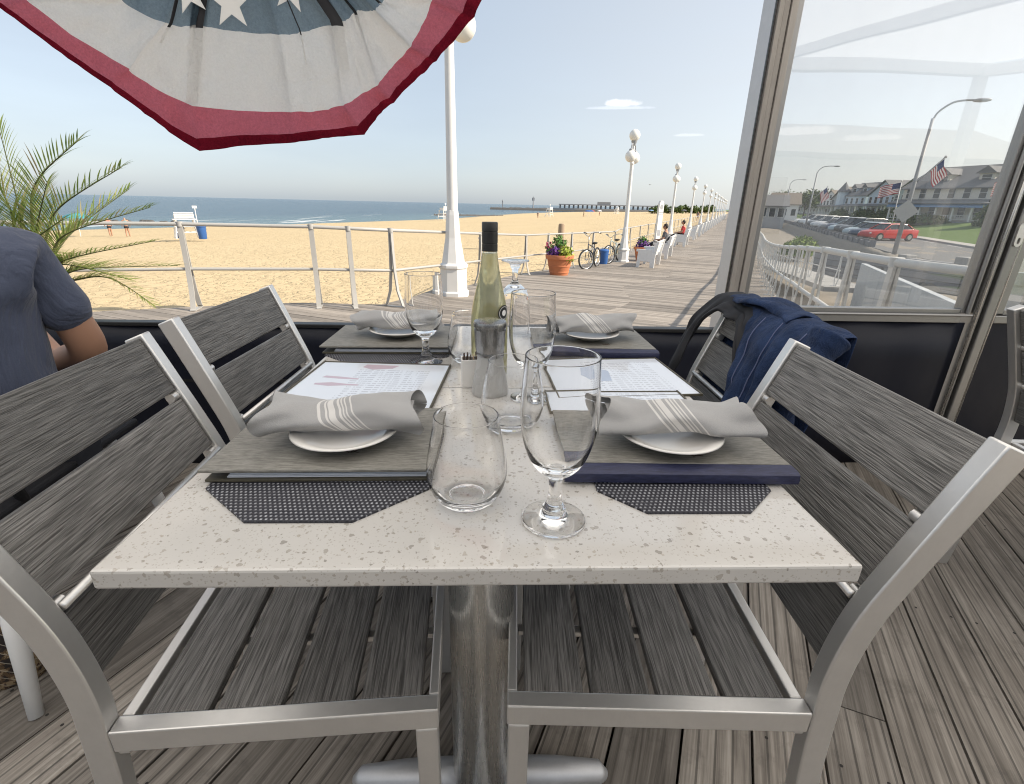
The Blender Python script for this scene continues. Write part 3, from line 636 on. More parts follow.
# ------------------------------------------------------------------ jacket
def jacket():
    X0 = .592; zt = .846
    def over(u, v):
        """u along the chair back (near to far), v from inner hem over the top to the outer hem"""
        y = .925+u*.52
        # length that hangs on the inner (table) side depends on where along the back
        if u < .50: inn = .285-.06*(u/.5)
        elif u < .60: inn = .225-(u-.50)/.10*.185
        elif u < .83: inn = .04
        elif u < .90: inn = .04+(u-.83)/.07*.22
        else: inn = .26
        outl = .50; vt = .42
        top = zt+.008+.016*math.exp(-((u-.50)/.16)**2)+.010*math.sin(u*9)
        fold = .016*math.sin(u*17+1.2)+.010*math.sin(u*39+v*5)+.012*mn.noise(Vector((u*5, v*5, 2)))+.018*(.5-abs(mn.noise(Vector((u*6+v*2, v*3-u, 8)))))+.007*mn.noise(Vector((u*14, v*12, 3)))
        if v < vt:
            d = (1-v/vt)*inn; z = top-d
            x = X0+.118*((z-.5)/.368)**1.6 if z > .5 else X0
            x = x-.030-.010*math.sin(min(1, d/.05)*PI/2)-abs(fold)*1.1*min(1, d/.06)-.012*(d/.28)
            if u > .83: y += .012*math.sin(d*20)+.03*min(1, d*8)
            if u < .1: y -= .02*min(1, d*6)
            if u < .6: y = .912+(y-.912)*(1-1.7*d)
        else:
            d = (v-vt)/(1-vt)*outl; z = top-d
            base = X0+.118*max(0, (z-.5)/.368)**1.6; x = base+.024+.010*min(1, d/.05)+.7*fold*min(1, d/.1)-.01*min(1, d*2)
            if d < .03: z = top+.004*math.sin(d/.03*PI)
        return (x, y, z+.006*mn.noise(Vector((u*9, v*9, 5))))
    mb = MB(); mb.grid(over, 64, 60, lambda u, v: 1 if (u > .835 and v < .44) or (u > .54 and v < .36) else 0)
    j = thing('denim_jacket', 'dark blue denim jacket with black lining draped over a chair back', 'jacket', (.62, 1.2, .35))
    part('body', mb, ['denim', 'lining'], j, True, world=True, solid=.004, sub=1)
    # collar ridge lying along the top and rising to a fold, with stitched seams
    mb = MB(); mb.grid(lambda u, v: (.703+.042*math.cos(v*PI*1.05)+.012*math.sin(u*8), 1.065+u*.33, .850+.016*math.sin(v*PI)+.018*math.exp(-((u-.42)/.22)**2)+.008*mn.noise(Vector((u*6, v*3, 0)))), 30, 12); part('collar', mb, 'denim', j, True, world=True, solid=.005, sub=1)
    sl = MB(); P = smooth_path([(.677, .932, .860), (.640, .922, .80), (.612, .932, .72), (.604, .952, .63), (.612, .967, .56)], 6)
    sl.tube(P, [.036+.006*math.sin(i*1.3)+.004*math.sin(i*2.7) for i in range(len(P))], 14); part('sleeve', sl, 'denim', j, True, world=True, sub=1)
    sm = MB()
    for uu in (.12, .30, .44): 
        pp = [Vector(over(uu, .40-.38*i/20)) for i in range(20)]; sm.tube([p+Vector((-.004, 0, 0)) for p in pp], .0015, 5)
    part('stitching', sm, 'seam', j, True, world=True)
jacket()

# ------------------------------------------------------------------ table settings
ZT = .755
def octa(x0, x1, y0, y1, c, d): return [(x0+c, y0), (x1-c, y0), (x1, y0+d), (x1, y1-d), (x1-c, y1), (x0+c, y1), (x0, y1-d), (x0, y0+d)]
SETS = [ # name, x-range of mat, mat y0, menu rect, napkin centre + turn
    ('near left', (-.349, -.077, .465), (-.362, -.077, .544, .752), (-.206, .648), 4, False),
    ('near right', (.133, .356, .480), (.097, .398, .541, .745), (.252, .643), -3, True),
    ('far left', (-.385, -.10, 1.035), (-.398, -.098, 1.108, 1.335), (-.235, 1.235), 2, False),
    ('far right', (.11, .37, 1.03), (.10, .392, 1.095, 1.325), (.245, 1.225), 6, True)]
def napkin_mesh(seed, flip):
    rnd = random.Random(seed); ph = [rnd.uniform(0, 6) for _ in range(6)]; mb = MB(); L = .205
    def f(u, v):
        x = (u-.5)*L; a = v*2*PI
        end = max(0, abs(u-.5)*2-.62)/.38
        ry = .039+.007*end+.003*math.sin(u*7+ph[0]); rz = .0205+.004*end**1.5*(1 if (u > .5) == flip else .75)+.002*math.sin(u*5+ph[1])
        ws = .0016*math.sin(a*5+u*9+ph[2])+.0018*math.sin(a*3-u*12+ph[3])+.005*end*math.sin(a*4+ph[4])+.003*mn.noise(Vector((u*6, a*1.3, ph[0])))
        r = 1+ws/.03
        z = rz*r*math.sin(a); y = ry*r*math.cos(a)
        z += .003*math.sin(u*11+ph[5])-.001*end**2
        z = max(z, -.019)
        x += .010*end*math.sin(a*2+ph[0])*(1 if u > .5 else -1)
        return (x, y, z)
    mb.grid(f, 56, 40)
    # folded mouth at both ends: an inner spiral layer
    def g(u, v):
        x = (u-.5)*(L-.012); a = v*2.4*PI; r = .70-.20*v
        return (x, .039*r*math.cos(a), .0225*r*math.sin(a)-.001)
    mb.grid(g, 20, 40)
    return mb
def settings():
    for i, (nm, (mx0, mx1, my0), (x0, x1, y0, y1), (nx, ny), ang, navy) in enumerate(SETS):
        mb = MB(); mb.prism(octa(mx0, mx1, my0, my0+.30, .05 if navy else .077, .048 if navy else .068), ZT, ZT+.0025); single('placemat', 'black woven eight-sided placemat under the %s menu' % nm, 'placemat', mb, 'mat', 'woven placemats')
        m = thing('menu', '%s menu folder in taupe covers%s, a napkin on top' % (nm, ' with navy front edge' if navy else ''), 'menu', ((x0+x1)/2, (y0+y1)/2, ZT+.0025), rad(-1.2 if navy else .8), 'menu folders')
        hx, hy = (x1-x0)/2, (y1-y0)/2
        mb = MB(); mb.bb(-hx+.004, hx-.002, -hy+.004, hy, 0, .004); part('back_cover', mb, 'cover_edge' if not navy else 'navy', m, bevel=.001)
        mb = MB()
        for q in range(3): mb.bb(-hx+.03+q*.002, hx-.006, -hy+.008, hy-.004, .0047+q*.0022, .0062+q*.0022)
        part('pages', mb, 'page', m)
        if navy:
            mb = MB(); mb.M = Matrix.Rotation(rad(-1.2), 4, 'X'); mb.bb(-hx, hx, -hy+.024, hy, .0125, .0165); part('front_cover', mb, 'cover', m, bevel=.001)
            mb = MB(); pts = [(-hy+.0235, .0172), (-hy+.006, .0172), (-hy, .0145), (-hy-.001, .008), (-hy, .002), (-hy+.005, 0.0), (-hy+.0035, .004), (-hy+.004, .012), (-hy+.0235, .0125)]; mb.extr(pts, 0, -hx-.001, hx+.001); part('binding', mb, 'navy', m, 'auto')
        else:
            mb = MB(); mb.M = Matrix.Rotation(rad(-1.0), 4, 'X'); mb.bb(-hx, hx, -hy, hy, .0135, .0175); part('front_cover', mb, 'cover', m, bevel=.001)
            mb = MB(); mb.bb(hx-.0018, hx, -hy+.004, hy, .0045, .0125); part('binding', mb, 'cover_edge', m)
        # small vine-like mark on the cover
        mb = MB(); zz = .0182 if not navy else .0178
        for a, b_ in (((0, 0), (.010, .004)), ((.003, .001), (.006, .010)), ((.006, .003), (.013, .011)), ((.001, .001), (-.004, .006)), ((.008, .003), (.014, .001))): mb.beam((.028+a[0], -.058+a[1], zz), (.028+b_[0], -.058+b_[1], zz), .0014, .0006)
        part('emblem', mb, 'brown', m)
        p = MB(); p.lathe([(0, .0), (.030, 0), (.034, .003), (.050, .0075), (.066, .0155), (.069, .0165), (.0675, .0185), (.050, .0105), (.034, .006), (0, .0055)], 48)
        pl = single('plate', 'small white saucer plate under the %s napkin' % nm, 'plate', p, 'china', 'saucer plates', True); pl.location = (nx+.002, ny-.014, ZT+.0208); pl.scale = (1.07, 1.07, 1.05)
        nk = single('napkin', '%s grey napkin roll with pale diagonal stripes' % nm, 'napkin', napkin_mesh(i+3, i in (0, 2)), 'napkin', 'rolled napkins', True, sub=1, origin=(0, 0, -.02)); nk.location = (nx+(.0 if not navy else .006), ny-.008, ZT+.0375); nk.rotation_euler = (0, 0, rad(ang))
    def page(nm, label, c, rz, w, d, prints, tilt=0):
        t = thing(nm, label, 'drinks list', (*c, ZT+.0008), rad(rz), 'laminated lists')
        mb = MB(); mb.M = Matrix.Rotation(rad(tilt), 4, 'X'); mb.bb(-w/2, w/2, -d/2, d/2, .0006, .0036); part('sheet', mb, 'page', t)
        mb = MB(); mb.M = Matrix.Rotation(rad(tilt), 4, 'X')
        for xx in (-1, 1): mb.bb(xx*w/2-.0018, xx*w/2+.0018, -d/2-.003, d/2+.003, 0, .0056)
        for yy in (-1, 1): mb.bb(-w/2+.0019, w/2-.0019, yy*d/2-.003, yy*d/2+.0, .0001, .0054)
        part('edging', mb, 'cover_edge', t, bevel=.0008)
        for poly in prints: mb = MB(); mb.M = Matrix.Rotation(rad(tilt), 4, 'X'); mb.prism(poly, .00362, .0038); part('illustration', mb, 'mauve' if 'left' in label else 'blueprint', t)
    gl = [(-.105, -.012), (-.075, -.018), (-.045, -.013), (-.02, -.012), (-.02, -.006), (-.045, -.004), (-.075, .002), (-.105, -.004)]
    gl2 = [(-.105, .03), (-.07, .024), (-.03, .022), (-.03, .028), (-.07, .036), (-.1, .04)]
    page('drinks_list', 'left laminated drinks list behind the near left napkin', (-.236, .905), -3.5, .275, .262, [gl, gl2, [(-.045, .10), (-.02, .085), (.02, .095), (.03, .115), (-.04, .118)]])
    page('drinks_list', 'right laminated drinks list with blue-grey picture, behind the near right napkin', (.252, .965), 5.5, .28, .225, [[(-.06, .0), (-.04, -.03), (-.01, -.028), (.0, .03), (-.02, .05), (-.05, .045)]], .8)
    page('drinks_list', 'plain laminated sheet lying under the right drinks list', (.228, .822), 1.5, .262, .10, [])
settings()

# ------------------------------------------------------------------ glassware and bottles
def dense(prof):
    """extra rings close to each ring so that smooth shading keeps rims and feet crisp"""
    out = []
    for (a, b), (c, d) in zip(prof, prof[1:]):
        L = math.hypot(c-a, d-b); out.append((a, b))
        if L > .004: out += [(a+(c-a)*.0008/L, b+(d-b)*.0008/L), (c-(c-a)*.0008/L, d-(d-b)*.0008/L)]
        if L > .012: out.insert(-1, (a+(c-a)*.5, b+(d-b)*.5))
    return out+[prof[-1]]
def rim_dense(out, inn):
    def curve(P): return [(p.x, p.y) for p in smooth_path([(x, z, 0) for x, z in P], 3)]
    o, i = curve(out[:-1]), curve(inn[1:]); (xo, zo), (xi, zi) = out[-1], inn[0]
    xo2, zo2 = o[-1]; t = (zo-.0008-zo2)/(zo-zo2)
    o.append((xo2+(xo-xo2)*t, zo-.0008)); r = (xo-xi)/2+.00022; cx = (xo+inn[1][0])/2
    rim = [(cx+.0006*math.cos(a), zo+.0006*math.sin(a)) for a in (0, PI/4, PI/2, 3*PI/4, PI)]
    xs, zs = i[0]; x2, z2 = i[1] if len(i) > 1 else i[0]
    return [(max(0, x), z) for x, z in o+rim+[(xs, zs-.0008)]+i[1:]]
def goblet_mesh():
    out = [(.0, 0), (.029, 0), (.0338, .0008), (.0345, .0022), (.033, .0036), (.023, .0062), (.0155, .010), (.0125, .0145), (.0125, .018), (.0095, .023), (.0072, .032), (.0068, .044), (.0078, .055), (.0115, .0615),
           (.0185, .0665), (.0255, .075), (.0315, .088), (.0362, .105), (.0388, .125), (.0392, .142), (.0385, .162), (.0372, .182), (.0362, .1995)]
    inn = [(.0357, .2008), (.0350, .1995), (.0359, .182), (.0371, .162), (.0377, .142), (.0373, .125), (.0346, .106), (.0296, .0905), (.0230, .0795), (.014, .0725), (.006, .0700), (0, .0695)]
    return MB().lathe(rim_dense(out, inn), 72)
def stemless_mesh():
    out = [(0, .003), (.018, .0025), (.021, 0), (.028, .0004), (.0335, .005), (.0395, .016), (.0433, .030), (.0443, .042), (.0430, .058), (.0398, .078), (.0362, .098), (.0342, .1140)]
    inn = [(.0338, .1150), (.0332, .1140), (.0351, .098), (.0387, .078), (.0419, .058), (.0431, .042), (.0420, .031), (.0380, .019), (.0310, .011), (.018, .0075), (0, .007)]
    return MB().lathe(rim_dense(out, inn), 72)
def glassware():
    g0 = single('goblet', 'large water goblet standing at the front edge of the near table', 'glass', goblet_mesh(), 'glass', 'stemmed water goblets', True, origin=(0, 0, 0)); g0.location = (.071, .470, ZT+.0004); g0.scale = (1.05, 1.05, .975)
    for lab, x, y, z, flip in (('water goblet beside the far left menu', -.147, 1.06, ZT+.0004, 0), ('water goblet in mid table right of the pepper mill', .07, .842, ZT+.0004, 0), ('goblet turned upside down behind the wine bottle', .058, 1.30, ZT+.202, 1)):
        c = dup(g0, (x, y, z), label=lab)
        if flip: c.rotation_euler = (PI, 0, 0)
    s0 = single('stemless_glass', 'stemless wine glass at the front, left of the large goblet', 'glass', stemless_mesh(), 'glass', 'stemless glasses', True, origin=(0, 0, 0)); s0.location = (-.029, .515, ZT+.0004); s0.scale = (1.08, 1.08, .96)
    dup(s0, (.031, .728, ZT+.0004), label='stemless wine glass just behind the large goblet')
    dup(s0, (-.052, 1.075, ZT+.0004), label='stemless wine glass behind the white packet holder')
    # wine bottle
    b = thing('wine_bottle', 'bottle of pale white wine with black screw cap', 'bottle', (-.006, .985, ZT+.0004))
    out = [(0, .004), (.018, .001), (.030, 0), (.0335, .004), (.0338, .02), (.0338, .11), (.0330, .128), (.0300, .150), (.0255, .172), (.0205, .196), (.0165, .220), (.0145, .242), (.0140, .262), (.0140, .296), (.0138, .300)]
    inn = [(.0105, .300), (.0108, .262), (.0113, .242), (.0133, .220), (.0173, .196), (.0223, .172), (.0268, .150), (.0298, .128), (.0306, .11), (.0306, .02), (.0285, .009), (0, .012)]
    ox = lambda P: [(r*1.1 if z < .235 else r*(1.1-.1*(z-.235)/.014 if z < .249 else 1), z) for r, z in P]
    part('glass_body', MB().lathe(ox(out+inn), 56), 'bglass', b, True)
    wi = [(0, .0118), (.0287, .0088), (.0308, .02), (.0308, .11), (.0300, .128), (.0270, .150), (.0225, .172), (.0175, .196), (.0135, .220), (.0122, .236), (.0116, .246), (0, .246)]
    part('wine', MB().lathe(ox(wi), 56), 'wine', b, 'auto')
    cap = [(.0143, .249), (.0152, .2495), (.0152, .262), (.0147, .2625), (.0147, .2645), (.0153, .265), (.0153, .284), (.0148, .2845), (.0148, .286), (.0153, .2865), (.0153, .3005), (.0142, .3025), (0, .3028)]
    part('screw_cap', MB().lathe(cap, 36), 'black', b, 'auto')
    # round black label wrapped on the glass
    def wrap(rr0, rr1, ac, zc, off):
        m = MB(); R = .0329*1.1+off
        m.grid(lambda u, v: (lambda q, a: (R*math.cos(ac+q*math.cos(a)/R), R*math.sin(ac+q*math.cos(a)/R), zc+q*math.sin(a)))(rr0+(rr1-rr0)*v, u*2*PI), 40, 4); return m
    part('round_label', wrap(0.0001, .0155, rad(-38), .134, .0003), 'black', b, True)
    part('label_ring', wrap(.0118, .0128, rad(-38), .134, .0007), 'white_paint', b, True)
    m = wrap(.0, .006, rad(-38), .134, .0007); part('label_device', m, 'white_paint', b, True)
    # pepper mill
    p = thing('pepper_mill', 'pepper mill with steel top and pale waisted body', 'pepper mill', (-.004, .872, ZT+.0004))
    part('body', MB().lathe([(0, 0), (.0335, 0), (.0345, .003), (.0338, .010), (.0290, .040), (.0240, .066), (.0236, .075), (0, .075)], 40), 'ceramic', p, 'auto')
    part('steel_head', MB().lathe([(0, .0755), (.0250, .0755), (.0258, .08), (.0252, .0815), (.0252, .083), (.0262, .085), (.0270, .1), (.0288, .124), (.0276, .1245), (.0276, .1275), (.0300, .1285), (.0302, .134), (.029, .138), (.020, .1405), (0, .141)], 40), 'alu_dark', p, 'auto')
    # packet holder
    h = thing('packet_holder', 'small white ceramic holder filled with brown sugar packets', 'holder', (-.042, .912, ZT+.0004), rad(6), None, .8)
    mb = MB(); o = [(-.022, -.018), (.022, -.018), (.022, .018), (-.022, .018)]
    for (a, b_, c, d) in ((-.022, .022, -.018, -.0145), (-.022, .022, .0145, .018), (-.022, -.0185, -.0144, .0144), (.0185, .022, -.0144, .0144)): mb.bb(a, b_, c, d, .004, .070)
    mb.bb(-.022, .022, -.018, .018, 0, .0039); part('box', mb, 'china', h, bevel=.0012)
    rnd = random.Random(2)
    for k in range(5):
        mb = MB(); x = -.014+k*.007; zz = .052+rnd.uniform(0, .010); mb.grid(lambda u, v: (x+.0015*math.sin(v*6+k), (u-.5)*.027, .010+v*(zz+.010)+.003*math.sin(u*5+k)*v), 6, 8); part('sugar_packet', mb, 'brown' if k != 3 else 'tan', h, solid=.0025)
glassware()

# ------------------------------------------------------------------ bunting
def bunting():
    Y = 1.9
    # rays of pleats (from left round to right): centre, blue edge, red edge, hem  (x, z)
    C = (-.775, 2.02)
    rays = [((-1.62, 1.99), (-1.99, 1.95), (-2.12, 1.90)), ((-1.33, 1.78), (-1.62, 1.78), (-1.80, 1.74)), ((-1.145, 1.656), (-1.424, 1.641), (-1.525, 1.622)), ((-1.036, 1.602), (-1.174, 1.472), (-1.25, 1.418)),
            ((-.916, 1.588), (-.970, 1.364), (-.985, 1.234)), ((-.685, 1.576), (-.676, 1.36), (-.68, 1.272)), ((-.517, 1.611), (-.502, 1.385), (-.439, 1.30)), ((-.43, 1.635), (-.378, 1.444), (-.33, 1.395)), ((-.378, 1.655), (-.27, 1.562), (-.19, 1.525)), ((-.33, 1.71), (-.195, 1.679), (-.063, 1.638)), ((-.30, 1.85), (-.10, 1.83), (.03, 1.80)), ((-.28, 2.0), (-.05, 1.99), (.085, 1.98))]
    n = len(rays)-1; SUB = 14
    def at(i, f, ring):
        a = Vector(rays[i][ring]); b = Vector(rays[min(i+1, n)][ring]); return a+(b-a)*f
    fr = [0, .25, .5, .75, 1]; cols = []
    def cloth_pt(U, v):
        i = min(int(U), n-1); f = U-i; c = Vector(C); b0, b1, b2 = at(i, f, 0), at(i, f, 1), at(i, f, 2)
        # bow the two inner seams between pleats
        for q, bb in ((.02, b0), (.015, b1)): bb += (bb-c).normalized()*q*math.sin(f*PI)*.6
        if v < .5: p = c+(b0-c)*(v/.5)
        elif v < .8: p = b0+(b1-b0)*((v-.5)/.3)
        elif v < .94: p = b1+(b2-b1)*.72*((v-.8)/.14)
        else: p = b1+(b2-b1)*(.72+.28*(v-.94)/.06)
        pl = abs((U*1.0) % 1-.5)*2            # 1 at the pleat, 0 between
        depth = .030*pl**8*(1.2-v*.7)+.020*math.sin(U*2.3+v*2)+.022*mn.noise(Vector((U*1.7, v*3, 1)))+.012*mn.noise(Vector((U*6, v*7, 4)))+.006*mn.noise(Vector((U*13+v*9, v*9, 7)))
        if v > .94: depth += .018*(v-.94)/.06
        return (p.x, Y-.045+depth+.02*(1-v), p.y+.004*mn.noise(Vector((U*3, v*4, 9))))
    vs = [.0+.5*k/10 for k in range(10)]+[.5+.3*k/8 for k in range(8)]+[.8+.14*k/6 for k in range(6)]+[.94, .97, 1.0]
    m = MB(); NU = n*SUB; V = len(vs)
    pts = [cloth_pt(u*n/NU, v) for u in range(NU+1) for v in vs]; m.v = pts
    for u in range(NU):
        for k in range(V-1):
            a = u*V+k; m.f.append([a, a+V, a+V+1, a+1]); v = (vs[k]+vs[k+1])/2; m.mi.append(2 if v < .5 else 1 if v < .8 else 0 if v < .94 else 3)
    o = thing('bunting', 'pleated red, white and blue fan bunting with white stars hanging from the roof', 'bunting', (C[0], Y, C[1]))
    part('cloth', m, ['b_red', 'b_white', 'b_blue', 'b_dark'], o, True, world=True)
    # tucked pleats from the centre; shade of the doubled cloth put in as black
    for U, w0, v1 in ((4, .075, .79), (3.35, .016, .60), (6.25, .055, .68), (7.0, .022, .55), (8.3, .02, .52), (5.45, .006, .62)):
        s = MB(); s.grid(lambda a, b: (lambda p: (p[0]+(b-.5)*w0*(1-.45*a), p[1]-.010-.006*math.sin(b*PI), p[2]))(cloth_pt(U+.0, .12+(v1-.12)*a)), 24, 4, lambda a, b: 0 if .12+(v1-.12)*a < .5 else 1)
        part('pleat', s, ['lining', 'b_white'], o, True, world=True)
    for U, v, r, t in ((4.5, .425, .070, .0), (3.62, .40, .062, .15), (5.6, .385, .060, -.2)):
        s = MB(); p0 = Vector(cloth_pt(U, v)); ring = []
        for k in range(10):
            a = PI/2+k*PI/5+t; q = r if k % 2 == 0 else r*.4; ring.append((p0.x+q*math.cos(a), p0.z+q*math.sin(a)))
        s.extr(ring, 1, p0.y-.014, p0.y-.013); part('star', s, 'white_plastic', o, world=True)
bunting()

# ------------------------------------------------------------------ people
def skin_mesh(name, joints, bones, mat, parent, sub=2, label=None):
    me = bpy.data.meshes.new(name); ks = list(joints); idx = {k: i for i, k in enumerate(ks)}
    me.from_pydata([joints[k][0] for k in ks], [(idx[a], idx[b]) for a, b in bones], []); me.materials.append(M[mat])
    o = bpy.data.objects.new(name, me); COL.objects.link(o); o.parent = parent
    sk = o.modifiers.new('skin', 'SKIN'); sk.use_smooth_shade = True
    if not me.skin_vertices: 
        bm = bmesh.new(); bm.from_mesh(me); bm.verts.layers.skin.verify(); bm.to_mesh(me); bm.free()
    for i, k in enumerate(ks):
        r = joints[k][1]; me.skin_vertices[0].data[i].radius = r if hasattr(r, '__len__') else (r, r); me.skin_vertices[0].data[i].use_root = (i == 0)
    s = o.modifiers.new('sub', 'SUBSURF'); s.levels = sub; s.render_levels = sub
    if label: o['label'] = label
    return o
def head(mb, c, sc=1, R=None):
    """ellipsoid skull with brow, nose, chin and ears; faces +Y before rotation"""
    n0 = len(mb.v)
    mb.ell((0, 0, 0), (.075, .095, .115), 24, 18)
    vs = mb.v[n0:]; R = R or Matrix()
    new = []
    for x, y, z in vs:
        if y > 0:
            nose = math.exp(-(x/.014)**2-((z+.012)/.026)**2)*.024*(1.0 if z < .02 else .5); eye = -.010*(math.exp(-((abs(x)-.030)/.014)**2-((z-.012)/.011)**2)); lip = .006*math.exp(-(x/.024)**2-((z+.053)/.009)**2); y += nose+eye+lip
        if z < -.03: x *= 1-.28*(-.03-z)/.085; y = y*(1-.12*(-.03-z)/.085) if y < 0 else y
        new.append(tuple(R @ (Vector((x, y, z))*sc)+Vector(c)))
    mb.v[n0:] = new
    for s in (-1, 1):
        e = MB(); e.ell((s*.076, -.005, -.005), (.010, .020, .031), 10, 8); mb.add([tuple(R @ (Vector(p)*sc)+Vector(c)) for p in e.v], e.f)
def hand_bones(J, B, side, wrist, d, up, curl=.5, s=1.0):
    """palm, four unequal fingers and a thumb from the side of the palm"""
    d = Vector(d).normalized(); up = Vector(up); lat = d.cross(up).normalized(); nrm = lat.cross(d); w = Vector(wrist)
    p = side+'palm'; J[p] = (tuple(w+d*.05*s), (.034*s, .016*s)); B.append((side+'wrist', p))
    for k, (off, L) in enumerate(((-.030, .066), (-.010, .078), (.010, .074), (.030, .058))):
        a = w+d*.088*s+lat*off*s; pv = p
        for q, fr in enumerate((0, .45, .78, 1)):
            ang = curl*fr*1.2; pt = a+(d*math.cos(ang)+nrm*-math.sin(ang))*L*fr*s
            nm = '%sf%d_%d' % (side, k, q); J[nm] = (tuple(pt), (.0095-.002*fr)*s); B.append((pv, nm)); pv = nm
    pv = side+'wrist'
    for q, (f, l) in enumerate(((.030, -.034), (.058, -.052), (.082, -.058))):
        nm = '%st%d' % (side, q); J[nm] = (tuple(w+d*f*s+lat*l*s-nrm*.008*s*q), (.0115-.0015*q)*s); B.append((p if q == 0 else pv, nm)); pv = nm
def seated(name, label, loc, rz, shirt, trouser, sc=1.0, group=None, lean=0, legs_out=0.0, hairlen=0, reach=0.0, cat='person', sub=2, wid=1.0):
    """seated figure facing local +Y, seat at z=.45"""
    o = thing(name, label, cat, loc, rz, group, sc)
    J = {}; B = []
    L = lean
    J['pelvis'] = ((0, 0, .54), (.155, .115)); J['waist'] = ((0, -.02+L*.2, .70), (.15, .11)); J['chest'] = ((0, -.03+L*.55, .88), (.165, .115)); J['shoulders'] = ((0, -.03+L*.8, 1.0), (.13, .085)); J['neck'] = ((0, -.01+L*.9, 1.075), .054); J['skull'] = ((0, .012+L, 1.15), .056)
    B += [('pelvis', 'waist'), ('waist', 'chest'), ('chest', 'shoulders'), ('shoulders', 'neck'), ('neck', 'skull')]
    for q in ('waist', 'chest', 'shoulders', 'pelvis'): J[q] = (J[q][0], (J[q][1][0]*wid, J[q][1][1]*(1+(wid-1)*.5)))
    J['collar'] = ((0, -.02+L*.85, 1.045), (.085*wid, .07))
    for s, n in ((-1, 'l'), (1, 'r')):
        J[n+'sh'] = ((s*.185*(1+(wid-1)*.45), -.03+L*.8, .985), .062 if wid == 1 else .054); J[n+'el'] = ((s*(.245+(.035 if wid > 1 else .04)*(sub > 1)), .03+L*.6+reach*.1-.05*(sub > 1), .72), .050); J[n+'fore'] = ((s*(.215 if wid == 1 else .20), .15+reach*.3+L*.5, .70-(.05 if wid > 1 else 0)), .040); J[n+'wrist'] = ((s*.17, .28+reach*.4+L*.5, .70+reach*.12), .027)
        B += [('shoulders', n+'sh'), (n+'sh', n+'el'), (n+'el', n+'fore'), (n+'fore', n+'wrist')]
        hand_bones(J, B, n, J[n+'wrist'][0], (-s*.15, 1, -.1), (0, 0, 1) if s > 0 else (0, 0, 1), .5)
        J[n+'hip'] = ((s*.095, .03, .535), .088); J[n+'thigh'] = ((s*.11, .24, .545), .078); J[n+'knee'] = ((s*.12, .45, .54), .060); J[n+'calf'] = ((s*.12, .49+legs_out*.25, .33), .054); J[n+'ankle'] = ((s*.12, .50+legs_out*.5, .10), .038); J[n+'heel'] = ((s*.12, .50+legs_out*.5, .05), .040); J[n+'toe'] = ((s*.13, .66+legs_out*.5, .035), (.038, .028))
        B += [('pelvis', n+'hip'), (n+'hip', n+'thigh'), (n+'thigh', n+'knee'), (n+'knee', n+'calf'), (n+'calf', n+'ankle'), (n+'ankle', n+'heel'), (n+'heel', n+'toe')]
    JB = dict(J); JB.pop('collar')
    for q in ('waist', 'chest', 'shoulders', 'lsh', 'rsh'):
        r = JB[q][1]; r = r if hasattr(r, '__len__') else (r, r); JB[q] = (JB[q][0], (r[0]*(.82 if wid > 1 else 1), r[1]*(.82 if wid > 1 else 1)))
    skin_mesh('body', JB, B, 'skin', o, sub)
    mb = MB(); head(mb, (0, .03+L, 1.215)); part('head', mb, 'skin', o, True)
    h = MB(); h.ell((0, .018+L, 1.232), (.083, .100, .112), 20, 14); vv = h.v; h.v = [(x, y if not (y > .075+L and z < 1.27) else .075+L, max(z, 1.20-(0.12 if y < .0+L else 0)*(.4+hairlen))) for x, y, z in vv]; part('hair', h, 'hair', o, True)
    def grow(names, bones, k, name, mat, extra=0):
        jj = {}
        for n in names: r = J[n][1]; r = r if hasattr(r, '__len__') else (r, r); jj[n] = (J[n][0], (r[0]*k+extra, r[1]*k+extra))
        return skin_mesh(name, jj, bones, mat, o, sub)
    tors = ['waist', 'pelvis', 'chest', 'shoulders', 'collar', 'lsh', 'rsh']; sb = [('shoulders', 'collar'), ('pelvis', 'waist'), ('waist', 'chest'), ('chest', 'shoulders'), ('shoulders', 'lsh'), ('shoulders', 'rsh')]
    for n in 'lr':
        a = Vector(J[n+'sh'][0]); b = Vector(J[n+'el'][0]); J[n+'slv'] = (tuple(a+(b-a)*.76), .055 if wid == 1 else .049); tors.append(n+'slv'); sb.append((n+'sh', n+'slv'))
    sh = grow(tors, sb, 1.08, 'shirt', shirt, .008)
    if sub > 1:                                    # soft folds in the cloth
        sh.modifiers['sub'].levels = sh.modifiers['sub'].render_levels = 3
        tx = bpy.data.textures.new('cloth_folds', 'CLOUDS'); tx.noise_scale = .11; tx.noise_depth = 2
        d = sh.modifiers.new('folds', 'DISPLACE'); d.texture = tx; d.strength = .026; d.mid_level = .35; d.texture_coords = 'LOCAL'
    tr = ['pelvis']; tb = []
    for n in 'lr': tr += [n+'hip', n+'thigh', n+'knee', n+'calf', n+'ankle']; tb += [('pelvis', n+'hip'), (n+'hip', n+'thigh'), (n+'thigh', n+'knee'), (n+'knee', n+'calf'), (n+'calf', n+'ankle')]
    grow(tr, tb, 1.08, 'trousers', trouser, .008)
    return o
seated('person', 'person in a navy short-sleeved shirt seated with their back to us beside the left chairs', (-1.30, 1.155, -.035), rad(42), 'polo', 'trouser', 1.0, lean=.04, reach=.2, wid=1.22)
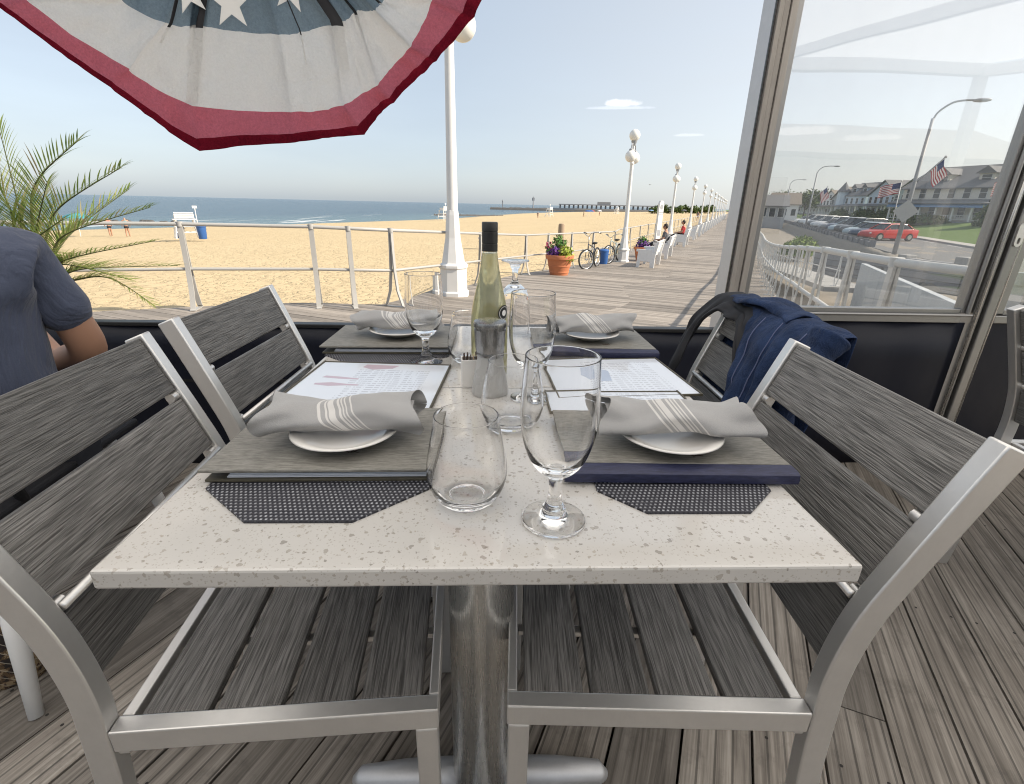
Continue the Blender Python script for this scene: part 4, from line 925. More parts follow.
def neighbour():
    c = thing('plastic_chair', 'white-legged chair with dark back under the person in navy', 'chair', (-1.30, 1.12, 0), rad(5))
    for sx in (-1, 1):
        for sy in (-1, 1):
            mb = MB(); mb.tube([(sx*.20, -.20 if sy < 0 else .18, .43), (sx*.235, -.28 if sy < 0 else .27, .2), (sx*.262, sy*.40+.06 if sy < 0 else sy*.22+.08, .0)], [.024, .020, .014], 12); part('leg', mb, 'white_plastic', c, True)
    mb = MB(); mb.bb(-.23, .23, -.24, .30, .425, .447); part('seat', mb, 'lining', c, bevel=.008)
    mb = MB(); mb.grid(lambda u, v: (-.23+u*.46, -.17-.03*v-.05*math.sin(u*PI)*.6, .50+v*.22), 14, 6); part('backrest', mb, 'shirt', c, True, solid=.014, sub=1)
    for sx in (-1, 1): 
        mb = MB(); mb.tube([(sx*.225, -.14, .43), (sx*.235, -.175, .56), (sx*.235, -.195, .74)], .012, 10); part('back_post', mb, 'lining', c, True)
    b = thing('tote_bag', 'brown patterned cloth bag slumped on the deck by a white chair leg', 'bag', (-1.16, .93, 0), rad(20), None, .85)
    mb = MB()
    def f(u, v):
        a = v*2*PI; z = u*.30; r = (.85+.25*math.sin(min(1, u*1.25)*PI)**.7)*(1-.25*u*u)
        w = 1+.05*math.sin(a*3+u*6)+.08*mn.noise(Vector((math.cos(a)*2, math.sin(a)*2, u*4)))
        return (.115*r*w*math.copysign(abs(math.cos(a))**.7, math.cos(a)), .085*r*w*math.copysign(abs(math.sin(a))**.7, math.sin(a)), z*(1+.06*math.sin(a*2)))
    mb.grid(f, 20, 36); n = len(mb.v); mb.add([f(0, k/36) for k in range(36)], [tuple(range(36))[::-1]]); part('body', mb, 'bag', b, True)
    for s in (-1, 1):
        mb = MB(); mb.tube(smooth_path([(-.05, s*.05, .28), (-.045, s*.075, .36), (0, s*.085, .39), (.045, s*.075, .36), (.05, s*.05, .28)], 5), .008, 8); part('handle', mb, 'black', b, True)
neighbour()

# ------------------------------------------------------------------ palm in a pot
def leaflet(mb, base, d, L, w, droop):
    d = d.normalized(); side = d.cross(Vector((0, 0, 1))); side = side.normalized() if side.length > .01 else Vector((1, 0, 0)); p = []; nseg = 3
    for k in range(nseg+1):
        f = k/nseg; c = base+d*L*f+Vector((0, 0, -droop*f*f*L)); ww = w*(1-f)**.8*(.6+.8*min(1, f*4)) if k else w*.5
        p.append((c-side*ww/2, c+Vector((0, 0, -ww*.25)), c+side*ww/2))
    vs = [q for r in p for q in r]; fs = []
    for k in range(nseg): a = 3*k; fs += [(a, a+1, a+4, a+3), (a+1, a+2, a+5, a+4)]
    mb.add(vs, fs)
def palm():
    o = thing('potted_palm', 'feathery green potted palm behind the person in navy', 'palm', (-2.65, 3.0, ZB))
    mb = MB(); mb.lathe([(.15, 0), (.16, .02), (.22, .36), (.24, .37), (.24, .42), (.21, .42), (.20, .37)], 28, (-2.65, 3.0, ZB)); part('pot', mb, 'terracotta', o, 'auto', world=True)
    mb = MB(); mb.lathe([(0, .36), (.2, .36)], 20, (-2.65, 3.0, ZB)); part('soil', mb, 'soil', o, world=True)
    mb = MB()
    for a in range(5): mb.tube(smooth_path([(-2.65+.06*math.cos(a*1.3), 3+.06*math.sin(a*1.3), ZB+.36), (-2.66+.03*math.cos(a*1.3), 3+.03*math.sin(a*1.3), .35), (-2.70+.02*math.cos(a), 3+.02*math.sin(a), .58)], 4), [.03]*8+[.022], 8)
    part('trunk', mb, 'stem', o, True, world=True)
    c0 = Vector((-2.70, 3.0, .54)); rnd = random.Random(5)
    tips = [((-2.45, 2.95, 1.18), (-2.13, 2.9, 1.42), .42), ((-2.40, 3.0, 1.06), (-1.98, 2.95, 1.30), .40), ((-2.38, 3.0, .93), (-1.94, 3.05, 1.10), .36), ((-2.35, 2.95, .80), (-1.85, 2.88, .93), .26), ((-2.38, 3.1, .72), (-1.95, 3.2, .76), .3), ((-2.62, 3.0, 1.05), (-2.55, 2.95, 1.48), .45), ((-2.72, 3.05, 1.1), (-2.80, 3.0, 1.55), .45),
            ((-2.85, 2.9, 1.0), (-3.05, 2.7, 1.32), .42), ((-2.95, 3.0, .9), (-3.35, 2.95, 1.1), .4), ((-2.7, 2.75, .95), (-2.72, 2.45, 1.18), .4), ((-2.55, 3.3, .95), (-2.4, 3.6, 1.2), .4), ((-3.0, 3.2, .8), (-3.4, 3.45, .9), .36), ((-2.5, 2.8, .72), (-2.25, 2.6, .66), .3), ((-2.3, 3.1, .66), (-1.98, 2.95, .56), .24), ((-2.5, 2.95, .98), (-2.28, 2.82, 1.22), .4), ((-2.72, 2.9, 1.0), (-2.50, 2.8, 1.36), .42), ((-2.85, 3.0, 1.08), (-2.95, 2.9, 1.5), .42), ((-2.55, 2.9, .86), (-2.2, 2.75, 1.04), .38), ((-2.62, 2.95, .8), (-2.35, 2.85, .84), .36), ((-2.8, 2.85, .85), (-2.85, 2.6, 1.08), .4), ((-2.45, 3.0, .75), (-2.12, 3.0, .70), .34)]
    for m1, t, LL in tips:
        m1 = (m1[0], m1[1], m1[2]-.04); t = (t[0], t[1], t[2]-.07)
        P = smooth_path([c0, tuple(c0+(Vector(m1)-c0)*.55+Vector((0, 0, .03))), m1, t], 9); K = len(P)-1
        r = MB(); r.tube(P, [.009*(1-.85*i/K) for i in range(K+1)], 6); st_ = part('frond', r, 'stem', o, True, world=True)
        f = MB()
        for i in range(2, 48):
            u = i/48; q = .16+.84*u; x = q*K; k = min(int(x), K-1); b = P[k]+(P[k+1]-P[k])*(x-k); d = (P[k+1]-P[k]).normalized(); lat = d.cross(Vector((0, 0, 1))).normalized(); up = lat.cross(d)
            L = LL*(.35+.65*math.sin(min(1, u*1.25)*PI*.5))*(1-.72*u**2.2)*.62
            for s in (-1, 1):
                if rnd.random() < .05: continue
                leaflet(f, b, d*(.62+.5*u+rnd.uniform(-.08, .08))+lat*s*(.80-.35*u)+up*(.42+rnd.uniform(-.12, .12)), L*rnd.uniform(1.1, 1.45), .0075, .22)
        part('leaflets', f, 'palm', st_, world=True)
palm()

# ------------------------------------------------------------------ railings
def railing(name, label, path, zoff, posts, hgt=1.07, mat='rail', pr=.024, flare=.16, mids=(.52,), group=None, bw=.030):
    """tube rails along a path of (x, y, floor z); posts are two bent flats spreading at the foot"""
    o = thing(name, label, 'railing', path[0], 0, group)
    for h in (hgt,)+tuple(mids):
        mb = MB(); mb.tube([(x, y, z+h) for x, y, z in path], pr if h == hgt else pr*.85, 10); part('rail', mb, mat, o, True, world=True)
    for (x, y, z, dx, dy) in posts:
        p = Vector((x, y, z)); l = Vector((-dy, dx, 0)); a = Vector((dx, dy, 0)); mb = MB()
        for s in (-1, 1):
            pts = [(0.012, hgt-.01), (.018, hgt*.75), (.03, hgt*.48), (.06, hgt*.22), (flare*.8, .03), (flare, 0.012)]
            vs = []
            for q, h in pts:
                b = p+l*s*q+Vector((0, 0, h))
                for ea, el in ((-1, -1), (1, -1), (1, 1), (-1, 1)): vs.append(b+a*bw*ea+l*.009*el)
            fs = [(4*i+k, 4*i+(k+1) % 4, 4*i+4+(k+1) % 4, 4*i+4+k) for i in range(len(pts)-1) for k in range(4)]+[(0, 1, 2, 3), (20, 21, 22, 23)]
            mb.add(vs, fs)
        mb.lathe([(pr*1.5, -.03), (pr*1.5, .03)], 12, (x, y, z+hgt)); mb.box((x, y, z+.006), (.06, .3, .01), Matrix.Rotation(math.atan2(l.y, l.x)-PI/2, 4, 'Z'))
        part('post', mb, mat, o, 'auto', world=True)
def along(path, dists):
    out = []; P = [Vector(p) for p in path]; acc = 0; seg = 0
    for d in dists:
        while seg < len(P)-2 and acc+(P[seg+1]-P[seg]).length < d: acc += (P[seg+1]-P[seg]).length; seg += 1
        v = P[seg+1]-P[seg]; q = P[seg]+v*((d-acc)/v.length); u = Vector((v.x, v.y, 0)).normalized(); out.append((q.x, q.y, q.z, u.x, u.y))
    return out
def railings():
    p1 = [(-13.5, 4.2, ZB), (-9.0, 5.35, ZB), (-5.5, 6.25, ZB), (-3.92, 6.645, ZB), (-2.415, 6.964, ZB), (-1.958, 7.07, ZB), (-1.43, 7.265, ZB), (.914, 14.13, ZF), (1.64, 15.13, ZF), (4.58, 19.18, ZF)]
    p1 = [(x, y, ZW(st((x, y))[0])) for x, y, z in p1]; p1.insert(7, (-.26, 10.7, ZW(st((-.26, 10.7))[0])))
    e = ST(21.2, -4.36, ZF); f = ST(180, -4.36, ZF)
    near = p1+[tuple(e)]
    def unit(a, b): v = Vector((b[0]-a[0], b[1]-a[1])); v.normalize(); return v.x, v.y
    posts = []
    for i, p in enumerate(near[:-1]): posts.append((*p, *unit(near[i], near[i+1])))
    for k in (.30, .62): 
        a, b = Vector(p1[9]), Vector(p1[10]); q = a+(b-a)*k; posts.append((q.x, q.y, q.z, *unit(a, b)))
    railing('beach_railing', 'pale tube railing between the boardwalk and the beach, nearest the tables', near, 0, posts)
    far = [tuple(e), tuple(ST(55, -4.36, ZF)), tuple(ST(105, -4.36, ZF)), tuple(f)]
    railing('beach_railing', 'pale tube railing running behind the white benches to the distance', far, 0, along(far, [k*2.6 for k in range(1, 44)]))
    r = [(2.62, 2.12, .80), (2.62, 2.65, .80), (2.64, 3.2, .79), (2.92, 4.0, .765), (3.352, 4.976, .728), (3.864, 6.076, .665), (4.401, 7.155, .599), (4.918, 8.244, .527), (5.534, 9.507, .448), (6.416, 11.306, .34), (7.319, 13.093, .245), (8.41, 15.347, .155), (9.49, 17.6, .114), (12.4, 23.3, .02), (20.56, 40.03, -.17)]
    path = [(x, y, z-1.02) for x, y, z in r]
    D = [.25, 1.12]+[2.0+1.19*k for k in range(33)]
    railing('ramp_railing', 'pale tube railing beside the sloping ramp outside the vinyl window', path, 0, along(path, D), 1.02, 'rail_pale', flare=.06, bw=.040, pr=.028)
    w0, w1 = Vector((14.7, 26.6, -1.55)), Vector((11.6, 16.4, -1.27)); w = [tuple(w0+(w1-w0)*k/6) for k in range(7)]
    railing('lower_railing', 'white railing of the lower walkway beyond the ramp', w, 0, along(w, [k*1.5 for k in range(8)]), 1.0, 'white_paint', .02, .03)
    # lower walkway slab
    mb = MB(); mb.beam((15.3, 28.6, -1.62), (11.9, 16.2, -1.36), 1.5, .16); single('lower_walkway', 'concrete slab of the lower walkway under the white railing', 'walkway', mb, 'concrete', kind='structure')
    # ramp deck
    mb = MB(); P = [Vector((x, y, z-1.02)) for x, y, z in r]
    tot = sum((P[i+1]-P[i]).length for i in range(len(P)-1)); n = int(tot/.15); pr = along(P, [k*.15 for k in range(n)])
    for (x0, y0, z0, *_), (x1, y1, z1, *_) in zip(pr, pr[1:]):
        s0, t0 = st((x0, y0)); s1, t1 = st((x1, y1)); z0 = min(z0, ZB-.006); z1 = min(z1, ZB-.006); h0, h1 = ZW(s0)-.006, ZW(s1)-.006
        l0 = ST(s0, max(.05, .016*s0+.05), h0); l1 = ST(s1, max(.05, .016*s1+.05), h1); a = Vector((x0, y0, z0))+N*.12; b = Vector((x1, y1, z1))+N*.12; g = .04
        q = [l0+(l1-l0)*g, a+(b-a)*g, b+(a-b)*g, l1+(l0-l1)*g]
        q = [Vector((v.x, v.y, v.z)) for v in q]; low = [v-Vector((0, 0, .04)) for v in q]
        mb.add(q+low, [(0, 1, 2, 3), (0, 4, 5, 1), (3, 2, 6, 7), (0, 3, 7, 4), (1, 5, 6, 2)])
    me = mb.mesh('ramp', 'board'); R = Matrix.Rotation(AZ, 4, 'Z'); me.transform(R); o = bpy.data.objects.new('ramp', me); COL.objects.link(o); o.rotation_euler = (0, 0, RZ); o['kind'] = 'structure'
    mb = MB()
    for a, b in zip(P, P[1:]):
        a = a+N*.1; b = b+N*.1; mb.quad(a-Vector((0, 0, .06)), b-Vector((0, 0, .06)), Vector((b.x, b.y, -1.8)), Vector((a.x, a.y, -1.8)))
    struct('ramp_foundation', mb, 'concrete')
railings()

# ------------------------------------------------------------------ boardwalk lamps, benches, bikes, pot
def boardwalk_lamps():
    o = thing('boardwalk_lamp', 'nearest white globe lamp, its thick post close behind the bottle', 'lamp', (-.69, 8.91, -.465), RZ, 'white globe lamps along the boardwalk', 1.6)
    mb = MB(); mb.lathe([(.175, 0), (.175, .05), (.155, .06), (.15, .30), (.165, .31), (.165, .34), (.13, .36), (.085, .62), (.07, .85), (.062, .90)], 8); part('base', mb, 'white_paint', o, bevel=.004)
    mb = MB(); mb.lathe([(.058, .90), (.045, 2.42), (.055, 2.43), (.055, 2.47), (.03, 2.5), (.028, 2.86)], 16); part('pole', mb, 'white_paint', o, 'auto')
    mb = MB(); ar = .27
    for q in (-1, 1):
        mb.tube(smooth_path([(0, q*.03, 2.80), (0, q*.13, 2.90), (0, q*.24, 2.86), (0, q*ar, 2.76)], 4), .014, 8); mb.lathe([(.06, 0), (.05, .04), (.02, .06)], 12, (0, q*ar, 2.725))
    mb.lathe([(.03, 2.86), (.06, 2.92), (.075, 2.97)], 16); part('bracket', mb, 'galv', o, 'auto')
    for q in (-1, 1): mb = MB(); mb.ell((0, q*ar, 2.60), (.135, .135, .14), 24, 16); part('globe', mb, 'globe', o, True)
    mb = MB(); mb.ell((0, 0, 3.10), (.135, .135, .14), 24, 16); part('globe', mb, 'globe', o, True)
    names = ['second', 'third', 'fourth', 'fifth', 'sixth', 'seventh', 'eighth', 'ninth', 'tenth', 'eleventh', 'twelfth', 'thirteenth']
    for k, n in enumerate(names):
        p = ST(19.2+14.24*k, -3.71, ZF); dup(o, p, RZ, '%s white globe lamp away along the boardwalk%s' % (n, ', beside the two bicycles' if k == 0 else ''), scale=1.375)
boardwalk_lamps()
def benches():
    o = thing('bench', 'white bench just past the second lamp', 'bench', ST(18.3, -2.62, ZF), RZ, 'white benches along the boardwalk')
    # local x: back (+) towards the walk, y along
    for y in (-.75, .75):
        mb = MB(); mb.extr([(-.30, 0), (-.20, 0), (-.17, .22), (.14, .22), (.17, 0), (.30, 0), (.31, .40), (.40, .88), (.31, .90), (.22, .50), (.20, .62), (-.33, .62), (-.33, .54), (-.27, .54)], 1, y-.03, y+.03); part('end_panel', mb, 'white_plastic', o, bevel=.01)
    for k in range(4): mb = MB(); mb.bb(-.26+k*.12, -.16+k*.12, -.72, .72, .40-.012*k, .43-.012*k); part('seat_slat', mb, 'white_plastic', o, bevel=.005)
    for k in range(4): mb = MB(); mb.box((.25+k*.03, 0, .50+k*.115), (.025, 1.44, .09), Matrix.Rotation(rad(14), 4, 'Y')); part('back_slat', mb, 'white_plastic', o, bevel=.005)
    pos = [22.0, 29.7, 36.2, 41.5, 46, 50.5, 55, 60, 66, 72, 79, 86, 94, 103, 113, 124]
    nm = ['second', 'third', 'fourth', 'fifth', 'sixth', 'seventh', 'eighth', 'ninth', 'tenth', 'eleventh', 'twelfth', 'thirteenth', 'fourteenth', 'fifteenth', 'sixteenth', 'seventeenth']
    for s, n in zip(pos, nm): dup(o, ST(s, -2.62, ZF), RZ, '%s white bench away along the boardwalk' % n)
    for s, t, sh, tr, lab, lg in ((22.0, -2.66, 'grey_cloth', 'trouser', 'person with loose hair in grey on the second white bench', .5), (29.7, -2.66, 'red_cloth', 'trouser', 'person in a red top with legs stretched out on a white bench', .7)):
        seated('person', lab, ST(s, t, ZF), RZ+PI/2, sh, tr, 1, 'people seated on the benches', -.06, lg, .5, sub=1)
benches()
def flower_pot(c, label, sc, full):
    o = thing('flower_pot', label, 'flower pot', c, 0, None, sc)
    mb = MB(); prof = [(.19, 0), (.20, .02), (.225, .12), (.235, .125), (.235, .15), (.23, .155), (.255, .26), (.265, .265), (.265, .29), (.26, .295), (.29, .42), (.325, .43), (.335, .50), (.325, .52), (.29, .52), (.28, .44)]
    mb.lathe(prof, 40); part('pot', mb, 'terracotta', o, 'auto')
    mb = MB(); mb.lathe([(0, .45), (.28, .45)], 24); part('soil', mb, 'soil', o)
    rnd = random.Random(4)
    def clump(cx, cy, cz, r, n, size, mat, nm, flat=.5):
        m = MB()
        for _ in range(n):
            d = Vector((rnd.gauss(0, 1), rnd.gauss(0, 1), rnd.gauss(0, 1))); d.normalize(); p = Vector((cx, cy, cz))+d*r*rnd.uniform(.3, 1)
            u = Vector((rnd.gauss(0, 1), rnd.gauss(0, 1), rnd.gauss(0, .6))).normalized(); v = u.cross(d).normalized(); u = u*size*rnd.uniform(.6, 1.2); v = v*size*flat
            m.quad(p-u, p-v+d*.005, p+u, p+v+d*.005)
        part(nm, m, mat, o)
    if not full:
        clump(0, 0, .60, .27, 420, .04, 'purple', 'purple_flowers', .7); clump(0, 0, .72, .22, 200, .05, 'leafy', 'green_foliage'); return
    clump(.10, -.12, .56, .20, 260, .045, 'lime', 'lime_foliage'); clump(.18, -.16, .46, .13, 120, .04, 'lime', 'lime_foliage'); clump(-.12, -.08, .58, .17, 170, .035, 'purple', 'purple_flowers', .7); clump(-.22, .0, .54, .12, 80, .03, 'purple', 'purple_flowers', .7)
    clump(-.26, .02, .70, .11, 50, .032, 'pink', 'pink_flowers', .8); clump(.0, .05, .72, .22, 170, .05, 'leafy', 'green_foliage'); clump(-.05, .1, .85, .12, 50, .04, 'leafy', 'green_foliage'); clump(-.18, .02, .64, .18, 110, .04, 'leafy', 'green_foliage')
flower_pot(Vector((1.90, 14.38, ZF)), 'terracotta flower pot with purple, pink and lime plants by the railing', 1.22, True)
flower_pot(ST(20.0, -3.15, ZF), 'pot of purple flowers standing beside the nearest white bench', 1.0, False)
def bicycles():
    def bike(label, loc, rz, fm, high, steer, lean):
        o = thing('bicycle', label, 'bicycle', loc, rz, 'bicycles leaning on the railing'); o.rotation_euler = (lean, 0, rz); R = .33; Wb = 1.05
        def wheel(x, turn):
            Rt = Matrix.Translation((x, 0, R)) @ Matrix.Rotation(turn, 4, 'Z')
            mb = MB(); mb.M = Rt; mb.tube([((R-.025)*math.cos(a), 0, (R-.025)*math.sin(a)) for a in [2*PI*i/36 for i in range(36)]], .025, 8, closed=True); w = part('wheel', mb, 'rubber', o, True)
            mb = MB(); mb.M = Rt; mb.tube([((R-.058)*math.cos(a), 0, (R-.058)*math.sin(a)) for a in [2*PI*i/36 for i in range(36)]], .011, 6, closed=True); part('rim', mb, 'chrome', w, True)
            mb = MB(); mb.M = Rt
            for k in range(18): a = 2*PI*k/18; mb.tube([(0, .02*(-1)**k, 0), ((R-.06)*math.cos(a), 0, (R-.06)*math.sin(a))], .0022, 4)
            mb.tube([(0, -.04, 0), (0, .04, 0)], .02, 8); part('spokes', mb, 'chrome', w)
        wheel(0, 0); wheel(Wb, steer)
        bb = (.42, 0, .28); seat = (.28, 0, .72); hd = (.86, 0, .80); hl = (.90, 0, .66)
        mb = MB()
        for a, b, r in ((bb, seat, .016), (bb, hl, .019), ((.30, 0, .66), hd, .017), (hd, hl, .02), (bb, (0, .05, R), .010), (bb, (0, -.05, R), .010), ((.295, 0, .68), (0, .05, R), .009), ((.295, 0, .68), (0, -.05, R), .009)): mb.tube([a, b], r, 8)
        part('bike_frame', mb, fm, o, True)
        mb = MB()
        for s in (-1, 1): mb.tube([hl, (.93, s*.05, .60), (Wb, s*.05, R)], .012, 8)
        part('fork', mb, fm, o, True)
        mb = MB(); h = 1.12 if high else .98; ct, sn = math.cos(steer), math.sin(steer); Tr = lambda x, y, z: (.86+x*ct-y*sn, x*sn+y*ct, z)
        mb.tube([hd, Tr(-.02, 0, h-.08)], .014, 8); mb.tube(smooth_path([Tr(-.22, -.34, h), Tr(-.08, -.33, h+.04), Tr(.03, -.18, h+.01), Tr(0, 0, h-.08), Tr(.03, .18, h+.01), Tr(-.08, .33, h+.04), Tr(-.22, .34, h)], 5), .012, 8); part('handlebar', mb, 'chrome', o, True)
        mb = MB()
        for s in (-1, 1): mb.tube([Tr(-.22, s*.34, h), Tr(-.10, s*.335, h+.035)], .018, 8)
        part('grip', mb, 'rubber', o, True)
        mb = MB(); mb.ell((.24, 0, .80), (.15, .085, .04), 14, 8); mb.tube([(.27, 0, .72), (.26, 0, .79)], .013, 8); part('saddle', mb, 'rubber', o, True)
        mb = MB(); mb.tube([(bb[0], -.06, bb[2]), (bb[0], .06, bb[2])], .012, 8); mb.lathe([(.09, -.004), (.09, .004)], 20, (0, 0, 0)) if False else None
        for s in (-1, 1): mb.tube([(bb[0], s*.06, bb[2]), (bb[0]+s*.12, s*.07, bb[2]-s*.11)], .009, 6); mb.box((bb[0]+s*.12, s*.11, bb[2]-s*.11), (.09, .08, .02))
        part('crank', mb, 'black', o)
    a36 = rad(90-36)
    bike('dark cruiser bicycle with high handlebar leaning by the flower pot', (3.54, 17.04, ZF), rad(-120), 'bike_frame', True, rad(-30), rad(4))
    bike('pale green bicycle leaning between the dark cruiser and the lamp', (4.76, 18.97, ZF), rad(-124), 'bike_green', False, rad(-22), rad(4))
bicycles()
def bins_posts():
    def bin_(label, loc, s=1):
        o = thing('bin', label, 'bin', loc, rad(30), 'blue bins', s); mb = MB(); mb.lathe([(.22, 0), (.23, .02), (.27, .72), (.28, .73)], 24); part('barrel', mb, 'bin_blue', o, 'auto'); mb = MB(); mb.lathe([(.292, .725), (.292, .78), (.24, .83), (.12, .86), (0, .86)], 24); part('lid', mb, 'bin_blue', o, 'auto')
        for a in (0, PI): mb = MB(); mb.tube([(.27*math.cos(a), -.06, .6), (.32*math.cos(a), 0, .6), (.27*math.cos(a), .06, .6)], .012, 6); part('handle', mb, 'black', o, True)
        return o
    b = bin_('blue bin standing between the two bicycles', (3.95, 17.98, ZF), .62)
    for lab, p in (('blue bin on the sand just left of the wine bottle', (-.5, 28.0, -1.42)), ('left blue barrel beside the white lifeguard stand', (-22.6, 38.2, -1.72)), ('right blue barrel beside the white lifeguard stand', (-20.4, 37.0, -1.66))): dup(b, p, label=lab, scale=1.0 if '-' in lab or 'sand' in lab else 1.1)
    mb = MB(); mb.lathe([(.11, 0), (.112, .3), (.105, 1.0), (.10, 1.60), (.085, 1.64), (0, 1.65)], 14, (2.2, 16.6, -1.1)); single('wooden_post', 'round wooden post standing on the sand behind the flower pot', 'post', mb, 'wood_post', smooth='auto')
    o = thing('sign_tower', 'tall narrow white board sign with a dark round emblem between the benches', 'sign', ST(28.7, -3.8, ZF), RZ+rad(62), None, 1.5)
    mb = MB(); mb.bb(-.13, .13, -.04, .04, 0, 1.42); mb.extr([(-.13, 1.42), (.13, 1.42), (.08, 1.52), (-.08, 1.52)], 1, -.04, .04); part('board', mb, 'white_paint', o, bevel=.006)
    mb = MB(); mb.extr([(.085*math.cos(a), 1.32+.085*math.sin(a)) for a in [2*PI*k/20 for k in range(20)]], 1, -.046, -.041); part('emblem', mb, 'galv', o); mb = MB()
    for z in (1.14, 1.06): mb.bb(-.11, .11, -.045, -.0405, z-.012, z+.012)
    mb.bb(-.09, .09, -.045, -.0405, .35, .55); part('emblem', mb, 'galv', o)
bins_posts()

# ------------------------------------------------------------------ beach
def beach_things():
    def zb(p):
        s, t = st(p); g = min(1, max(0, (-3-t)/76)); return -.97-2.43*g**1.15
    o = thing('lifeguard_stand', 'white wooden lifeguard stand on the beach at left', 'lifeguard stand', (-21.8, 37.6, -1.68), rad(35), 'white lifeguard stands', .84)
    mb = MB()
    for x in (-.75, .75):
        for y in (-.5, .5): mb.beam((x*1.15, y*1.2, 0), (x*.85, y*.8, 1.5), .10, .10)
    for z in (.5, 1.0):
        for y in (-.5, .5): mb.beam((-.8, y, z), (.8, y, z), .1, .05)
        for x in (-.78, .78): mb.beam((x, -.5, z), (x, .5, z), .1, .05)
    part('leg_frame', mb, 'white_paint', o)
    mb = MB(); mb.bb(-.85, .85, -.5, .5, 1.5, 1.56); part('platform', mb, 'white_paint', o)
    mb = MB()
    for k in range(4): mb.bb(-.7, .7, -.48, -.44, 1.62+k*.13, 1.71+k*.13)
    for x in (-.7, .66): mb.bb(x, x+.05, -.44, .3, 1.56, 1.9)
    part('seat_back', mb, 'white_paint', o)
    mb = MB(); mb.tube([(.95, .3, 0), (.95, .3, 2.5)], .035, 6); mb.box((.95, .3, 2.5), (.35, .03, .2)); part('flag_pole', mb, 'white_paint', o)
    for lab, p in (('white lifeguard stand far off near the water, left of the thin lamp post', (18.5, 172, 0)), ('small white lifeguard stand far along the shore behind the wine cap', (-12, 128, 0)), ('white lifeguard stand farthest along the shore', (56, 236, 0))): dup(o, (p[0], p[1], zb(p)), rad(60), lab, scale=1.5)
    def umb(label, p, m, s=1):
        o = thing('beach_umbrella', label, 'umbrella', (p[0], p[1], zb(p)), random.uniform(0, 3), 'beach umbrellas', s); mb = MB(); mb.tube([(0, 0, 0), (.15, 0, 2.0)], .025, 6); part('pole', mb, 'white_paint', o); mb = MB(); mb.lathe([(1.1, 1.62), (.8, 1.83), (.4, 1.97), (0, 2.02)], 8, (.15, 0, 0)); part('canopy', mb, m, o, solid=.02)
    for lab, p, m in (('blue beach umbrella far along the sand right of the pale lifeguard stand', (29, 160), 'bin_blue'), ('second blue beach umbrella beside the far blue one', (30.6, 163), 'bin_blue'), ('red beach umbrella far along the sand', (36, 190), 'red_cloth'), ('white beach umbrella far along the shore', (42, 205), 'white_paint'), ('pale blue umbrella far off right of the thin lamp', (64, 210), 'awning_blue'), ('grey beach umbrella farthest to the right on the sand', (78, 228), 'grey_cloth'), ('teal beach umbrella near the water behind the palm', (-36.5, 47), 'teal_cloth'), ('dark beach umbrella far off behind the lamp row', (70, 190), 'grey_cloth')): umb(lab, p, m)
    def stander(label, p, a, b):
        o = thing('person', label, 'person', (p[0], p[1], zb(p)), random.uniform(0, 6), 'people on the beach')
        J = {'pelvis': ((0, 0, .95), (.15, .11)), 'chest': ((0, 0, 1.3), (.17, .11)), 'neck': ((0, 0, 1.48), .055), 'head': ((0, .01, 1.62), .095)}; B = [('pelvis', 'chest'), ('chest', 'neck'), ('neck', 'head')]
        for s, n in ((-1, 'l'), (1, 'r')):
            J[n+'s'] = ((s*.19, 0, 1.4), .055); J[n+'e'] = ((s*.26, .02, 1.12), .043); J[n+'w'] = ((s*.27, .12, .88), .03); J[n+'k'] = ((s*.1, .03*s, .5), .062); J[n+'a'] = ((s*.11, .08*s, .08), .042); B += [('chest', n+'s'), (n+'s', n+'e'), (n+'e', n+'w'), ('pelvis', n+'k'), (n+'k', n+'a')]
        skin_mesh('body', J, B, 'skin', o, 1); mb = MB(); mb.ell((0, 0, 1.22), (.19, .13, .26), 10, 8); part('shirt', mb, a, o, True); mb = MB(); mb.ell((0, 0, .86), (.18, .14, .17), 10, 8); part('shorts', mb, b, o, True)
    for lab, p, a, b in (('person in white on the sand behind the wine bottle cap', (-10.8, 122), 'white_paint', 'trouser'), ('dark-clothed person standing far off on the sand above the flower pot', (12, 140), 'grey_cloth', 'trouser'), ('person in blue shorts walking on the sand behind the third lamp', (36.5, 92), 'grey_cloth', 'bin_blue'), ('person in white walking beside the one in blue shorts', (37.4, 92.6), 'white_paint', 'trouser'), ('person in red on the sand at left behind the palm', (-33.5, 46.5), 'red_cloth', 'trouser'), ('person in teal on the sand at left behind the palm', (-31, 45.0), 'teal_cloth', 'trouser'), ('person far off by the red umbrella', (38, 186), 'red_cloth', 'trouser'), ('person far off by the blue umbrellas', (27.5, 158), 'grey_cloth', 'trouser')): stander(lab, p, a, b)
    # low rocks at the water line
    rnd = random.Random(9)
    for k in range(12):
        mb = MB(); x = -71+k*1.25+rnd.uniform(-.4, .4); y = 96+rnd.uniform(-1, 1); r = rnd.uniform(.4, .8); mb.ell((x, y, -3.3), (r, r*.8, r*.6), 9, 6); mb.v = [tuple(Vector(v)+Vector(v).normalized()*.12*mn.noise(Vector(v)*1.3)) for v in mb.v]
        single('rock', 'dark wet rock in the low row at the water line', 'rock', mb, 'jetty_rock', 'rocks at the water line')
    # groyne and jetty with pier building, far down the coast
    mb = MB(); mb.grid(lambda u, v: (-16+u*(14.5), 205+5*u, -3.5+.75*math.sin(v*PI)*(1+.5*mn.noise(Vector((u*40, v*3, 0))))) if False else (-22+u*26, 196+u*8+(v-.5)*3, -3.5+.55*math.sin(v*PI)*(1.0+.8*mn.noise(Vector((u*50, v*3, 0))))), 80, 5); single('groyne', 'low dark rock groyne breaking the water beyond the beach', 'groyne', mb, 'jetty_rock')
